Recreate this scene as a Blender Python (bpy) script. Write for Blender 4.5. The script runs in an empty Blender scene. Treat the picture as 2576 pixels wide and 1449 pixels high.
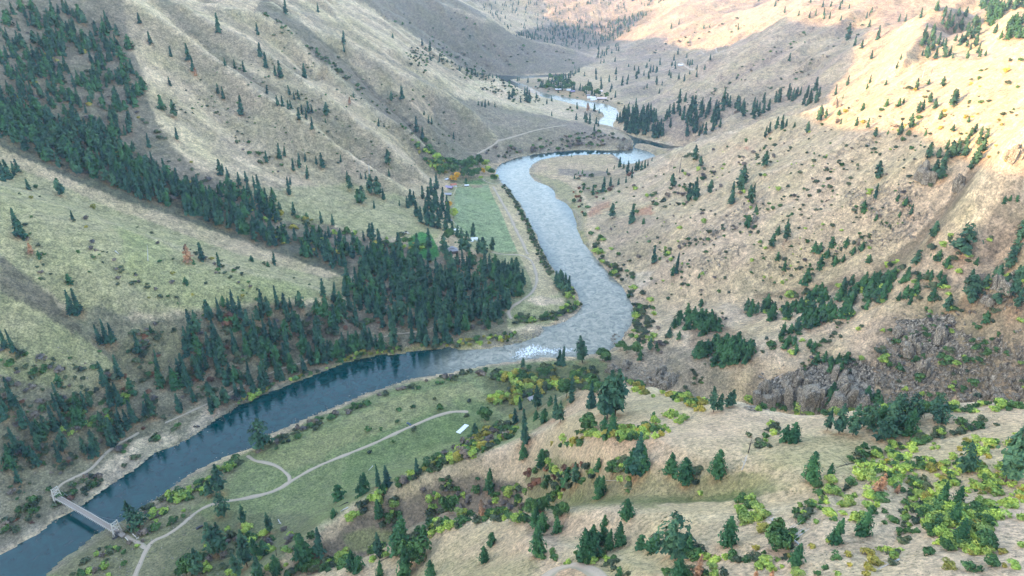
import numpy as np, math
# ---------------------------------------------------------------- camera model
CAM_H = 450.0
PITCH = math.radians(26.0)
FQ = 1718.0            # focal length in the 2576 px wide picture
CP, SP = math.cos(PITCH), math.sin(PITCH)

def ray(u, v):
    a = (np.asarray(u, float) - 1288.0) / FQ
    b = (724.5 - np.asarray(v, float)) / FQ
    return a, CP + SP * b, -(SP - CP * b)          # x, y, z per unit of forward distance

def at_z(u, v, z):
    a, c, d = ray(u, v)
    t = (z - CAM_H) / d
    return a * t, c * t, z + 0 * t

def project(x, y, z):
    dz = z - CAM_H
    f = y * CP - dz * SP
    up = y * SP + dz * CP
    f = np.where(f < 1e-3, 1e-3, f)
    return 1288 + FQ * x / f, 724.5 - FQ * up / f, f

# ---------------------------------------------------------------- noise
_rng = np.random.RandomState(7)
_perm = _rng.permutation(512)
_val = _rng.rand(512) * 2 - 1

def vnoise(x, y):
    xi = np.floor(x).astype(np.int64); yi = np.floor(y).astype(np.int64)
    fx = x - xi; fy = y - yi
    fx = fx * fx * fx * (fx * (fx * 6 - 15) + 10); fy = fy * fy * fy * (fy * (fy * 6 - 15) + 10)
    def h(i, j):
        return _val[(_perm[i & 511] + j * 37 + (j >> 4) * 101) & 511]
    a = h(xi, yi); b = h(xi + 1, yi); c = h(xi, yi + 1); d = h(xi + 1, yi + 1)
    return (a * (1 - fx) + b * fx) * (1 - fy) + (c * (1 - fx) + d * fx) * fy

def fbm(x, y, octv=4, lac=2.07, gain=0.5):
    s = 0; amp = 1.0; tot = 0
    for i in range(octv):
        s = s + amp * vnoise(x + 17.3 * i, y - 9.1 * i)
        tot += amp
        x, y = (x * 0.8 - y * 0.6) * lac, (x * 0.6 + y * 0.8) * lac
        amp *= gain
    return s / tot

def ridged(x, y, octv=4):
    s = 0; amp = 1.0; tot = 0
    for i in range(octv):
        s = s + amp * (1 - np.abs(vnoise(x + 5.7 * i, y + 3.3 * i)) * 2)
        tot += amp
        x, y = (x * 0.8 - y * 0.6) * 2.1, (x * 0.6 + y * 0.8) * 2.1
        amp *= 0.5
    return s / tot

# ---------------------------------------------------------------- the river (water line at z = 0), picture coordinates of its shores
SHORE_L = [(-220,1560),(-120,1470),(0,1395),(60,1362),(130,1312),(190,1280),(250,1238),(310,1197),(345,1175),(380,1143),(440,1120),(500,1087),(545,1052),(600,1018),
 (660,992),(740,962),(800,940),(870,910),(950,893),(1040,884),(1130,872),(1165,880),(1215,878),(1262,870),(1310,862),(1352,846),(1368,832),(1362,822),(1392,818),(1425,806),(1452,786),(1464,768),
 (1452,738),(1430,712),(1402,690),(1377,655),(1355,610),(1333,560),(1308,512),(1285,482),(1262,460),(1245,438),(1250,420),(1262,410),(1300,396),(1350,387),
 (1400,381),(1450,377),(1500,377),(1545,378),(1578,377),(1586,372),(1594,362),(1584,345),(1572,333),(1545,325),(1505,318),(1500,310),(1520,292),(1515,283),(1470,270),(1440,262),(1400,252),
 (1360,243),(1325,232),(1300,220),(1270,205),(1230,200),(1180,197),(1100,196)]
SHORE_R = [(1100,190),(1200,188),(1290,190),(1345,189),(1400,186),(1440,187),(1412,191),(1350,195),(1290,199),(1285,203),(1320,213),(1350,228),(1380,237),(1420,245),(1470,253),(1520,260),(1550,272),(1558,285),(1550,300),(1542,318),
 (1560,330),(1600,345),(1650,357),(1690,366),(1800,380),(1800,400),(1700,385),(1672,376),(1640,366),(1600,362),(1597,371),(1630,380),(1655,394),(1690,405),(1700,420),(1640,412),(1600,416),(1580,420),(1562,412),(1555,398),(1540,390),(1500,388),(1450,390),(1400,394),(1360,402),(1342,412),
 (1331,425),(1332,438),(1345,455),(1380,468),(1396,482),(1397,498),(1425,512),(1440,530),(1447,550),(1452,575),(1462,598),(1480,625),(1500,650),(1520,672),(1545,700),(1572,732),
 (1590,762),(1600,790),(1588,818),(1572,842),(1560,865),(1530,885),(1470,897),(1400,901),(1330,905),(1262,914),(1200,925),(1130,940),(1070,948),(1000,965),(940,985),
 (880,1010),(830,1030),(780,1050),(730,1072),(660,1100),(640,1127),(600,1137),(540,1162),(480,1192),(430,1230),(370,1272),(330,1302),(285,1322),(240,1345),(200,1380),(160,1405),(115,1449),(40,1520),(-60,1620)]
def w0(pts):
    p = np.array(pts, float)
    x, y, z = at_z(p[:, 0], p[:, 1], 0.0)
    return np.stack([x, y], 1)
RIVER = np.concatenate([w0(SHORE_L), w0(SHORE_R)], 0)

def refine(poly, step_fn, jit=0.0, seed=1):
    rg = np.random.RandomState(seed); out = []
    n = len(poly)
    for i in range(n):
        a = poly[i]; b = poly[(i + 1) % n]
        L = np.hypot(*(b - a)); k = max(1, int(L / step_fn(a)))
        d = (b - a) / max(L, 1e-6); nrm = np.array([-d[1], d[0]])
        for j in range(k):
            f = j / k
            o = nrm * jit * (rg.rand() - .5) * min(1, L / 20) if j else 0
            out.append(a + (b - a) * f + o)
    return np.array(out)

def inside(poly, X, Y):
    r = np.zeros(X.shape, bool); n = len(poly)
    bb = (X > poly[:, 0].min()) & (X < poly[:, 0].max()) & (Y > poly[:, 1].min()) & (Y < poly[:, 1].max())
    xs = X[bb]; ys = Y[bb]; q = np.zeros(xs.shape, bool)
    for i in range(n):
        x1, y1 = poly[i]; x2, y2 = poly[i - 1]
        if y1 == y2: continue
        c = ((y1 > ys) != (y2 > ys))
        q ^= c & (xs < (x2 - x1) * (ys - y1) / (y2 - y1) + x1)
    r[bb] = q
    return r

def seg_dist(poly, X, Y, closed=True):
    d = np.full(X.shape, 1e9); n = len(poly)
    for i in range(n if closed else n - 1):
        a = poly[i]; b = poly[(i + 1) % n]
        e = b - a; L2 = float(e @ e) + 1e-9
        t = np.clip(((X - a[0]) * e[0] + (Y - a[1]) * e[1]) / L2, 0, 1)
        d = np.minimum(d, (X - a[0] - t * e[0]) ** 2 + (Y - a[1] - t * e[1]) ** 2)
    return np.sqrt(d)

# ---------------------------------------------------------------- landform control lines: (u, v, elevation)
LINES = {
# left mountain, spur crests
'r1': [(287,0,372),(362,42,345),(475,112,302),(575,187,255),(644,240,222),(719,300,181),(791,342,149),(861,394,112),(919,432,85),(1000,480,50),(1035,497,36)],
'r1b':[(455,0,370),(557,77,322),(644,135,280),(719,182,246),(799,247,198),(860,288,165),(944,352,110),(1010,415,68),(1075,462,34)],
'r2': [(550,0,363),(600,30,343),(644,52,330),(726,92,300),(784,150,262),(826,185,238),(881,235,200),(956,297,148),(1041,362,86),(1076,395,60),(1112,432,28)],
'r3': [(684,0,352),(744,37,328),(784,70,308),(844,107,283),(881,132,266),(944,167,239),(1019,205,205),(1119,250,150),(1181,295,95),(1251,362,22)],
'r4': [(794,0,340),(869,50,300),(944,100,255),(1006,135,215),(1119,217,125),(1200,252,80),(1288,275,52)],
'r5': [(889,0,325),(929,35,285),(994,75,235),(1069,107,190),(1134,150,145),(1204,190,90),(1265,208,55)],
'bench':[(1290,216,40),(1350,250,34),(1420,275,26),(1480,300,20),(1540,335,17),(1585,352,15)],
'bluffedge':[(1180,262,88),(1290,285,52),(1400,292,38),(1480,310,30),(1550,345,24),(1588,360,20)],
'bluffroad':[(1200,390,26),(1260,355,32),(1340,330,34),(1420,318,33),(1500,318,27)],
# gullies between spurs
'g1': [(375,0,352),(460,66,300),(560,165,238),(640,220,200),(719,268,168),(800,325,132),(870,370,98),(940,425,66),(1010,462,44)],
'g1c':[(505,0,352),(590,70,305),(660,118,270),(735,170,232),(800,215,200),(880,275,155),(960,345,102),(1020,392,68),(1085,445,32)],
'g2': [(644,12,335),(694,42,315),(769,105,272),(819,145,243),(869,195,205),(919,245,168),(969,290,132),(1030,340,90),(1085,385,55),(1130,420,22)],
'g3': [(750,0,325),(820,50,298),(900,115,252),(980,170,205),(1080,228,140),(1170,275,80),(1240,320,36)],
'gm': [(1000,215,195),(1060,262,140),(1130,330,80),(1180,372,36)],
'rm': [(960,200,222),(1030,262,168),(1090,325,108),(1150,385,52),(1175,400,30)],
# bench and floor
'floorM':[(1120,445,16),(1150,420,16),(1200,400,16),(1240,392,10)],
'b1': [(700,480,98),(760,500,82),(850,520,60),(950,550,46),(1050,572,38),(1110,582,34),(1170,598,30)],
'b2': [(740,545,74),(850,575,54),(950,592,44),(1060,600,36),(1140,625,30),(1180,640,24)],
'b3': [(1120,500,26),(1100,540,32)],
'fl1':[(1150,470,9),(1145,540,9),(1185,590,9),(1240,625,9),(1300,640,9)],
'fl2':[(1250,470,8),(1290,560,8),(1325,640,8),(1355,700,8),(1380,760,7),(1300,790,8)],
'fl3':[(1180,440,10),(1230,445,8)],
'fl4':[(1260,500,6),(1300,560,6),(1330,620,6),(1360,680,6),(1420,740,6)],
'fo1':[(880,650,32),(960,670,28),(1080,680,24),(1200,700,16),(1280,720,11)],
'fo2':[(880,720,28),(960,760,22),(1080,790,14),(1200,800,10),(1260,800,8)],
'fo3':[(860,790,24),(960,820,14),(1080,835,9),(1180,838,5)],
# creek behind the left grassy spur
'creek':[(0,330,185),(100,385,166),(200,425,148),(300,470,122),(430,520,92),(560,572,66),(620,590,56),(700,622,46),(800,652,34),(880,680,28)],
'cr_up':[(0,100,325),(120,60,352),(0,200,262),(150,250,240),(150,150,300),(260,300,215),(300,150,298),(300,60,345),(200,20,368)],
'ml':[(0,0,380),(100,0,384),(200,0,380)],
'mm':[(330,250,248),(380,350,195),(430,430,152),(500,470,122)],
'mm2':[(430,150,285),(430,250,232),(520,330,180),(600,400,138),(680,440,108)],
'mm3':[(560,260,215),(640,330,170),(740,400,128),(830,450,92)],
# left grassy spur crest (silhouette)
'L1': [(-300,240,300),(-150,300,268),(0,360,236),(100,415,214),(200,455,194),(300,495,172),(430,540,146),(560,590,114),(640,615,94),(700,635,78),(800,668,55),(870,700,38),(930,722,28)],
'L1a':[(0,500,190),(150,560,160),(300,620,136),(450,680,108),(600,715,82),(750,735,58),(860,745,36)],
'L1b':[(200,700,124),(320,760,98),(450,775,84),(560,770,72),(650,765,62),(780,760,46),(860,765,33)],
'L0': [(-150,650,168),(0,712,139),(60,745,127),(100,772,116),(200,860,88),(250,905,72),(310,955,56)],
'L0g':[(0,660,142),(130,752,106),(190,800,88),(240,850,72),(290,895,60),(340,945,44)],
'S1':[(450,860,58),(560,850,52),(680,850,38),(800,845,28)],
'S2':[(0,950,82),(120,980,66),(250,1000,50),(400,980,36),(550,930,30),(700,900,22)],
'S3':[(0,1150,42),(100,1150,34),(220,1130,26),(350,1080,18),(480,1030,14),(560,990,14),(680,950,11),(800,915,10),(920,872,9),(1040,855,7)],
'S4':[(0,1300,18),(60,1275,16),(130,1240,14),(185,1215,11)],
# right bank flats
'R1':[(120,1449,8),(230,1400,9),(330,1340,9),(420,1270,9),(520,1205,9),(640,1160,9),(760,1090,9),(880,1040,9),(1010,990,8),(1150,955,7),(1280,935,6)],
'R2':[(360,1440,16),(480,1330,14),(600,1240,12),(740,1210,12),(860,1150,12),(1000,1080,12),(1140,1030,12),(1240,1010,12),(1330,980,12)],
'R3':[(500,1449,24),(640,1340,17),(780,1280,16),(900,1210,16),(1040,1160,15),(1160,1110,15),(1260,1060,16)],
'R4':[(1400,930,7),(1480,925,8),(1560,925,14)],
# side creek in the canyon
'G8':[(1500,945,12),(1600,962,19),(1700,988,28),(1850,1008,42),(2000,1033,57),(2150,1038,71),(2350,1035,90),(2576,1028,110),(2750,1030,125)],
'G8b':[(1640,940,26),(1740,955,42),(1850,965,56)],
# far side of the canyon: cliffs and rocky slope
'K1':[(1540,905,26),(1640,900,40),(1750,905,52),(1850,915,66),(1940,950,76),(2040,935,86),(2140,905,100),(2300,900,120),(2450,885,140),(2576,875,156),(2750,860,175)],
'K2':[(1600,850,20),(1700,840,40),(1820,830,66),(1950,840,86),(2100,830,112),(2300,800,142),(2450,780,168),(2576,760,190),(2750,740,215)],
'K3':[(1640,805,14),(1740,792,36),(1813,770,60),(1932,765,82),(2060,757,104),(2180,730,130),(2300,702,158),(2450,660,188),(2576,640,212),(2750,610,240)],
# gully above it
'G6':[(1640,790,6),(1700,775,18),(1740,768,27),(1813,752,50),(1932,745,70),(2060,733,96),(2182,687,128),(2244,662,148),(2307,607,172),(2357,550,197),(2407,487,224),(2467,412,256),(2530,350,290),(2620,290,325)],
'M7':[(2500,560,226),(2527,440,262),(2576,480,268),(2700,430,300),(2620,560,250)],
# big right ridge (silhouette)
'M6':[(1495,517,5),(1538,487,14),(1588,450,26),(1638,413,42),(1663,397,56),(1713,374,86),(1738,360,100),(1785,339,122),(1863,315,150),(1932,299,174),(2032,287,206),(2077,265,220),(2144,232,240),(2202,217,258),(2242,207,268),(2282,182,283),(2344,155,301),(2407,147,313),(2482,140,327),(2576,107,346),(2750,60,375)],
'M6f':[(1500,640,4),(1540,690,6),(1600,745,8),(1620,790,8)],
'M6m':[(1560,560,30),(1700,560,74),(1850,520,118),(2000,470,160),(2150,420,200),(2300,350,248),(2450,270,296),(2576,230,325)],
'M6n':[(1640,680,36),(1750,660,66),(1900,640,98),(2050,600,132),(2200,540,172),(2330,460,222)],
'M6o':[(1640,470,50),(1750,440,90),(1900,390,140),(2050,350,186)],
# big hill behind it
'M5':[(1555,300,2),(1580,276,8),(1663,232,60),(1700,210,88),(1785,152,150),(1838,130,176),(1932,85,226),(1994,42,270),(2032,0,315)],
'M5a':[(1570,330,4),(1620,345,7),(1700,362,10),(1760,375,14)],
'M5b':[(1640,300,34),(1750,260,84),(1870,200,142),(2000,140,198),(2130,70,262),(2250,0,330)],
'M5c':[(1760,330,60),(1850,285,104),(2000,235,152),(2150,180,208),(2300,110,275),(2400,30,335),(2430,0,350)],
'M5g':[(2360,170,238),(2425,105,262),(2445,50,296),(2455,0,322)],
'M5r':[(2270,165,262),(2310,90,300),(2335,40,325),(2350,0,345)],
'M5d':[(2500,130,296),(2500,60,335),(2520,0,358),(2576,30,362),(2576,0,372)],
'far1':[(1490,165,8),(1540,200,8),(1530,240,8),(1600,245,22)],
'M4':[(1440,186,2),(1500,172,18),(1560,158,26),(1640,150,34),(1713,145,42),(1800,130,80)],
'M4b':[(1500,150,16),(1560,118,60),(1623,100,85),(1675,80,112),(1725,60,150),(1790,40,185),(1863,22,215),(1960,0,252)],
'M4c':[(1600,215,34),(1700,170,62),(1780,140,110)],
'M4d':[(1480,135,8),(1520,118,14),(1553,100,26),(1613,62,110),(1660,38,160),(1698,15,202),(1720,0,225)],
'M4e':[(1500,128,6),(1580,112,30),(1650,85,90),(1720,45,160),(1800,5,225)],
'spb':[(1530,227,10),(1606,194,26),(1728,151,52),(1785,147,78)],
'gbc':[(1572,255,6),(1653,222,26),(1757,184,80)],
'M2':[(1119,0,272),(1214,45,202),(1288,85,122),(1350,105,88),(1408,117,66),(1450,123,50),(1468,136,30),(1492,155,8)],
'M2f':[(1150,188,10),(1230,194,4),(1300,184,5),(1380,180,5),(1440,176,8)],
'M2m':[(960,10,275),(1050,60,215),(1120,110,150),(1180,150,85)],
'M3':[(1170,0,215),(1300,0,205),(1450,0,205),(1600,0,205),(1700,0,212)],
'M3m':[(1330,70,95),(1450,60,97),(1560,50,110)],
'M3f':[(1440,112,14),(1480,120,9),(1520,108,14)],
# near right ridge (foreground)
'N':[(590,1480,56),(640,1449,60),(719,1402,68),(806,1335,72),(881,1282,80),(969,1226,88),(1019,1203,95),(1119,1183,105),(1194,1149,113),(1288,1118,122),(1340,1092,132),(1400,1072,150),(1450,1045,164)],
'Nc':[(1380,1012,85),(1448,980,120),(1500,978,135),(1558,975,150),(1600,985,160),(1638,978,166),(1688,1002,184),(1778,1010,200),(1850,1015,212),(1932,1034,222),(2000,1052,228),(2100,1045,236),(2170,1036,240),(2232,1034,246),(2337,1024,251),(2576,1022,263),(2750,1020,272)],
'Nw':[(1310,1075,55),(1330,1045,52),(1360,1020,62)],
'N1':[(1540,1062,197),(1700,1080,222),(1850,1090,238),(2000,1110,252),(2300,1130,266),(2576,1130,280)],
'N2':[(1420,1110,168),(1500,1150,203),(1603,1180,222),(1720,1170,238),(1850,1160,248),(1980,1180,262),(2150,1200,272)],
'Ng':[(700,1475,58),(760,1449,62),(870,1398,64),(1000,1365,72),(1080,1325,80),(1200,1300,98),(1330,1288,128),(1400,1245,156),(1500,1225,194),(1620,1235,224),(1740,1240,236),(1860,1235,247)],
'Nf':[(1000,1260,84),(1120,1235,94),(1240,1190,108),(1330,1160,124)],
'N3':[(780,1475,102),(830,1449,108),(919,1425,117),(994,1386,126),(1016,1353,131),(1074,1321,138),(1114,1302,146),(1156,1311,154),(1232,1318,166),(1288,1300,178),(1380,1290,200),(1500,1285,224),(1700,1300,251),(1880,1290,264),(2000,1270,272)],
'N4':[(1000,1449,136),(1130,1400,162),(1250,1400,190),(1340,1375,214)],
'N5':[(1340,1350,210),(1400,1368,218),(1463,1376,229),(1560,1400,244),(1650,1430,262),(1750,1460,280)],
'N6':[(1300,1420,216),(1400,1430,232),(1500,1430,245),(1600,1449,260)],
'Nh':[(1340,1340,198),(1420,1345,213),(1500,1368,232),(1600,1395,250),(1700,1425,266)],
'N7':[(1700,1380,264),(1900,1380,282),(2100,1380,292),(2300,1380,298),(2576,1380,306)],
'N8':[(1900,1449,288),(2200,1449,304),(2576,1449,312),(2576,1250,292),(2300,1250,280),(2100,1280,281)],
'N9':[(1880,1250,257),(1950,1225,262),(2050,1215,268),(2150,1235,275)],
}
# world-space control points (what lies outside the picture or behind crests)
WPTS = [
 (-760,1500,400),(-900,1450,470),(-1200,1500,600),(-1500,1300,925),(-1500,1080,890),(-1500,900,770),(-1500,560,722),(-1500,250,775),(-1500,-100,810),(-1500,-500,830),(-1500,-900,800),
 (-1000,1000,410),(-1200,700,480),(-1000,500,330),(-1200,300,470),(-1100,0,400),(-900,-300,300),(-700,100,60),(-900,250,200),(-650,-100,10),(-520,250,4),(-600,0,4),(-700,-400,10),
 (-1500,1700,905),(-1300,2000,690),(-1500,2400,700),(-900,2000,480),(-700,2300,430),(-1000,2600,520),(-800,3000,480),(-1300,3200,520),(-500,2800,300),
 (-2200,500,600),(-2200,1500,700),(-2200,2600,560),(-2200,-600,600),(-3500,0,500),(-3500,2000,500),(-3500,4000,450),(-5500,1000,500),
 (-600,3800,300),(-1000,4400,400),(-300,4300,330),(200,4700,420),(700,4800,430),(1200,4500,450),(0,5500,600),(1000,5800,650),(-2000,5500,500),(2500,5500,600),(0,7000,650),(3000,7500,600),(-3500,7000,600),
 (1500,3600,420),(2000,3500,560),(1400,2900,420),(1900,2500,560),(1500,2200,470),(1700,1700,520),(1300,1600,440),(2500,1500,600),(1300,1100,440),(1000,900,400),(1600,900,560),
 (900,600,390),(1300,500,480),(750,400,330),(600,200,330),(500,0,350),(300,-100,350),(0,-200,330),(0,0,300),(-60,120,235),(900,-100,450),(1500,-300,560),(300,-500,430),(-200,-400,200),(-350,-150,60),(-400,-500,60),(0,-900,400),(800,-900,560),(-700,-1000,60),(2500,-800,600),(3500,2500,600),(5500,2500,600),(0,-3000,500),(3500,-3000,500),(-3500,-3000,500),(0,-6000,500),(5500,-3000,500),(-6000,-3000,500),(5500,6500,600),
 (-250,150,60),(-300,260,22),(-130,60,170),(-200,-100,130),
]
# behind-crest drops: (name, distance behind along the view direction, height drop)
DROPS = {'N':(38,26),'Nc':(45,32),'N3':(12,7),'N5':(8,5),'M6':(130,88),'M5':(150,45),'r5':(60,22),'M2':(180,60),'L0':(18,8),'M4b':(200,30),'M4d':(200,40)}
SKIPDROP = {'N':[], 'Nc':[]}

def near_foot(foot, x, y):
    """distance to a polyline with elevations, and the elevation at the nearest point"""
    bd = np.full(np.shape(x), 1e9); bz = np.zeros(np.shape(x))
    for a, b in zip(foot[:-1], foot[1:]):
        e = b[:2] - a[:2]; t = np.clip(((x - a[0]) * e[0] + (y - a[1]) * e[1]) / (e @ e + 1e-9), 0, 1)
        d = np.hypot(x - a[0] - t * e[0], y - a[1] - t * e[1])
        m = d < bd; bd = np.where(m, d, bd); bz = np.where(m, a[2] + t * (b[2] - a[2]), bz)
    return bd, bz

def solve_ray(u, v, fn, tmin=250, tmax=2600, n=1200):
    a, c, d = ray(u, v); ts = np.linspace(tmin, tmax, n)
    g = CAM_H + d * ts - fn(a * ts, c * ts)
    i = np.argmax(g <= 0)
    t = ts[i]
    return np.array([a * t, c * t, CAM_H + d * t])

_shl = np.concatenate([w0(SHORE_L[:26]), np.zeros((26, 1))], 1)
def z_left(x, y):
    d, _ = near_foot(_shl, x, y)
    d = np.where(y > np.interp(x, _shl[:, 0], _shl[:, 1]) - 3, d, 0)
    return np.interp(d, [0, 12, 45, 180, 330, 2000], [0, 3, 21, 128, 198, 1000])
def world_line(k, pl):
    """ground control points of one line"""
    if k in LEFT:
        return np.array([(lambda q: q + np.array([0, 0, LEFT[k]]) * 0)(solve_ray(u, v, lambda x, y: z_left(x, y) + LEFT[k] * min(1, max(0, (950 - u) / 300)))) for u, v, _ in pl])
    if k in MTN:
        off = MTN[k]
        return np.array([solve_ray(u, v, lambda x, y: z_mtn(x, y) + off * np.clip((near_foot(FOOT, x, y)[0]) / 120, 0.15, 1), 700, 3200) for u, v, _ in pl])
    p = np.array(pl, float)
    x, y, z = at_z(p[:, 0], p[:, 1], p[:, 2])
    return np.stack([x, y, z], 1)
LEFT = {'L1': 8, 'L1a': 0, 'L1b': 4, 'L0': 5, 'L0g': -9, 'S1': 0, 'S2': 0, 'S3': 0, 'S4': 0}
MTN = {'r1': 22, 'r1b': 17, 'r2': 27, 'r3': 24, 'rm': 14, 'g1': -12, 'g1c': -12, 'g2': -24, 'g3': -10, 'gm': -10, 'cr_up': 0, 'ml': 0, 'mm': 4, 'mm2': -5, 'mm3': 2}
_l1 = world_line('L1', LINES['L1'])
CREEK = np.array([[q[0] * (1 + 62 / np.hypot(q[0], q[1])), q[1] * (1 + 62 / np.hypot(q[0], q[1])), max(16, q[2] - 50 * min(1, (q[2] - 30) / 60))] for q in _l1])
def _ft(pl):
    p = np.array(pl, float); return np.stack(at_z(p[:, 0], p[:, 1], p[:, 2]), 1)
FOOT = np.concatenate([CREEK[:7], _ft([(640,478,104),(740,466,96),(800,462,86),(860,470,70),(950,484,50),(1030,500,36),(1080,465,28),(1115,432,24),(1180,400,22),(1251,365,22),(1262,330,30),(1262,285,48),(1262,240,50)])])
_o = np.argsort(FOOT[:, 0]); FOOT_X = FOOT[_o, 0]; FOOT_Y = FOOT[_o, 1]
def z_mtn(x, y):
    z = np.full(np.shape(x), 1e9); d = np.zeros(np.shape(x))
    for a, b in zip(FOOT[:-1], FOOT[1:]):
        e = b[:2] - a[:2]; t = np.clip(((x - a[0]) * e[0] + (y - a[1]) * e[1]) / (e @ e + 1e-9), 0, 1)
        dd = np.hypot(x - a[0] - t * e[0], y - a[1] - t * e[1])
        z = np.minimum(z, a[2] + t * (b[2] - a[2]) + 0.52 * dd + 0.00012 * dd * dd)
    inside_m = y > np.interp(x, FOOT_X, FOOT_Y)
    inside_m = inside_m & (x < 60)
    return np.where(inside_m, z, -50.0)

def build_controls():
    P = []
    for k, pl in LINES.items():
        if k == 'creek': w = CREEK
        else: w = world_line(k, pl)
        for i in range(len(w)):
            P.append(w[i])
            if i + 1 < len(w):
                L = np.hypot(*(w[i + 1] - w[i])[:2]); r = np.hypot(*w[i][:2])
                n = int(L / max(9.0, r * 0.03))
                for j in range(1, n + 1):
                    P.append(w[i] + (w[i + 1] - w[i]) * j / (n + 1))
        if k in DROPS:
            d, dz = DROPS[k]
            for q in w:
                if q[2] < 12: continue
                r = np.hypot(q[0], q[1]); s = min(1, (q[2] - 4) / 40.0) 
                P.append(np.array([q[0] * (1 + d / r), q[1] * (1 + d / r), max(2.0, q[2] - dz * s)]))
    for q in WPTS: P.append(np.array(q, float))
    # shores and river bed
    for pl in (SHORE_L, SHORE_R):
        w = w0(pl)
        for i in range(len(w) - 1):
            L = np.hypot(*(w[i + 1] - w[i])); n = max(1, int(L / 30))
            for j in range(n):
                q = w[i] + (w[i + 1] - w[i]) * j / n
                P.append(np.array([q[0], q[1], 0.6]))
    P = np.array(P)
    # thin out near-duplicates
    keep = []
    used = {}
    for i, q in enumerate(P):
        c = max(4.0, np.hypot(q[0], q[1]) * 0.008)
        key = (round(q[0] / c), round(q[1] / c), int(math.log(c + 1) * 2))
        if key in used: continue
        used[key] = 1; keep.append(i)
    return P[keep]

C2 = 6.0 ** 2
def rbf_solve(P):
    n = len(P)
    D = np.sqrt((P[:, None, 0] - P[None, :, 0]) ** 2 + (P[:, None, 1] - P[None, :, 1]) ** 2 + C2)
    r = np.hypot(P[:, 0], P[:, 1])
    A = np.zeros((n + 3, n + 3)); A[:n, :n] = -D + np.diag(np.full(n, -0.0) - 0) 
    A[:n, :n] += np.diag(0.2 + 0.0012 * r)       # a little smoothing, more of it far away
    A[:n, n] = 1; A[:n, n + 1] = P[:, 0] / 1000; A[:n, n + 2] = P[:, 1] / 1000; A[n:, :n] = A[:n, n:].T
    b = np.zeros(n + 3); b[:n] = P[:, 2]
    return np.linalg.solve(A, b)

def rbf_eval(P, w, X, Y):
    sh = X.shape; X = X.ravel(); Y = Y.ravel(); out = np.empty(X.shape); n = len(P)
    for s in range(0, len(X), 8000):
        xs = X[s:s + 8000, None]; ys = Y[s:s + 8000, None]
        D = np.sqrt((xs - P[None, :, 0]) ** 2 + (ys - P[None, :, 1]) ** 2 + C2)
        out[s:s + 8000] = -(D @ w[:n]) + w[n] + w[n + 1] * xs[:, 0] / 1000 + w[n + 2] * ys[:, 0] / 1000
    return out.reshape(sh)

# ribs and draws seen on the slopes: (points, height, width); they are laid on the landform where it stands
RIBS = [([(934,0),(1081,100),(1204,172)],10,18), ([(966,0),(1026,37),(1154,140),(1244,170)],12,20), ([(1026,0),(1069,32),(1119,82),(1219,162)],12,20), ([(1110,20),(1180,90),(1270,165)],10,20), ([(1000,30),(1110,120),(1225,172)],-9,18), ([(1150,40),(1230,120),(1290,175)],-9,20), ([(1300,100),(1340,160)],-7,20), ([(1400,122),(1440,165)],-6,18),
 ([(2324,397),(2145,501),(2003,586),(1861,681)],7,15), ([(2050,398),(1900,455),(1760,540),(1640,610)],6,14), ([(2145,397),(2003,492),(1814,586),(1653,643)],-7,15), ([(1937,378),(1766,454),(1606,530)],-6,14), ([(2440,250),(2300,330),(2180,400)],-6,14), ([(2250,560),(2100,640),(1950,700)],-5,12),
 ([(2120,60),(1990,140),(1850,220),(1740,290)],11,28), ([(2230,60),(2120,150),(2010,220),(1930,280)],10,24), ([(2060,60),(1930,150),(1800,230),(1700,290)],-11,26), ([(2170,60),(2060,150),(1930,230),(1850,280)],-10,24), ([(1850,60),(1760,90),(1640,130)],-8,22), ([(1900,30),(1800,90),(1700,130)],7,20),
 ([(2576,690),(2400,740),(2200,800),(2000,870)],3,12), ([(2450,780),(2330,830),(2240,930)],-5,9), ([(2120,800),(2060,880),(2010,940)],-4,9), ([(1820,790),(1800,880),(1740,980)],-5,10), ([(1680,830),(1640,900)],-3,8),
 ([(1130,1200),(1110,1260),(1090,1320)],-3,7), ([(1290,1220),(1300,1290)],-3,6), ([(1380,1150),(1400,1220),(1390,1290)],-3,6), ([(1560,1165),(1570,1235)],-2.5,6), ([(1760,1170),(1740,1240)],-2.5,6), ([(2110,1230),(2010,1300),(1960,1420)],-3,8), ([(2330,1200),(2280,1300),(2250,1420)],-3,8), ([(2500,1060),(2300,1110),(2150,1150)],-3,9), ([(1640,1130),(1780,1150)],2,9), ([(1960,1060),(1900,1130)],-2.5,8), ([(1000,1250),(980,1330)],-2.5,6), ([(1500,1360),(1560,1449)],-2,6), ([(2060,1250),(2030,1330)],2,8),
 ([(560,770),(500,900),(440,1040)],-6,12), ([(700,770),(680,880),(620,980)],-6,12), ([(820,760),(850,860)],-5,11), ([(420,790),(330,960),(250,1120)],-7,14), ([(100,880),(60,1050),(40,1250)],-6,14), ([(200,900),(160,1050),(130,1200)],-5,12), ([(200,620),(330,700),(450,760)],-4,14), ([(500,640),(600,700),(640,760)],-3,12), ([(60,560),(100,640),(110,720)],-3,12),
 ([(60,0),(130,150),(180,300)],-9,24), ([(230,60),(250,200),(300,350)],-8,22), ([(150,0),(210,150),(240,300)],9,22), ([(330,100),(380,250),(450,400)],8,20), ([(500,250),(600,350),(700,440)],-6,16), ([(600,300),(720,400),(800,450)],5,16), ([(740,300),(830,370),(900,440)],5,12)]

# ---------------------------------------------------------------- polar grid
NA_IN, NR = 1000, 860
R0, R1 = 60.0, 9000.0
az_in = np.linspace(-50, 50, NA_IN)
az_out = np.concatenate([np.arange(51.5, 309, 2.5), [309.3]])
AZ = np.radians(np.concatenate([az_in, az_out]))       # from +y clockwise
LR = np.linspace(math.log(R0), math.log(R1), NR)

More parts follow.
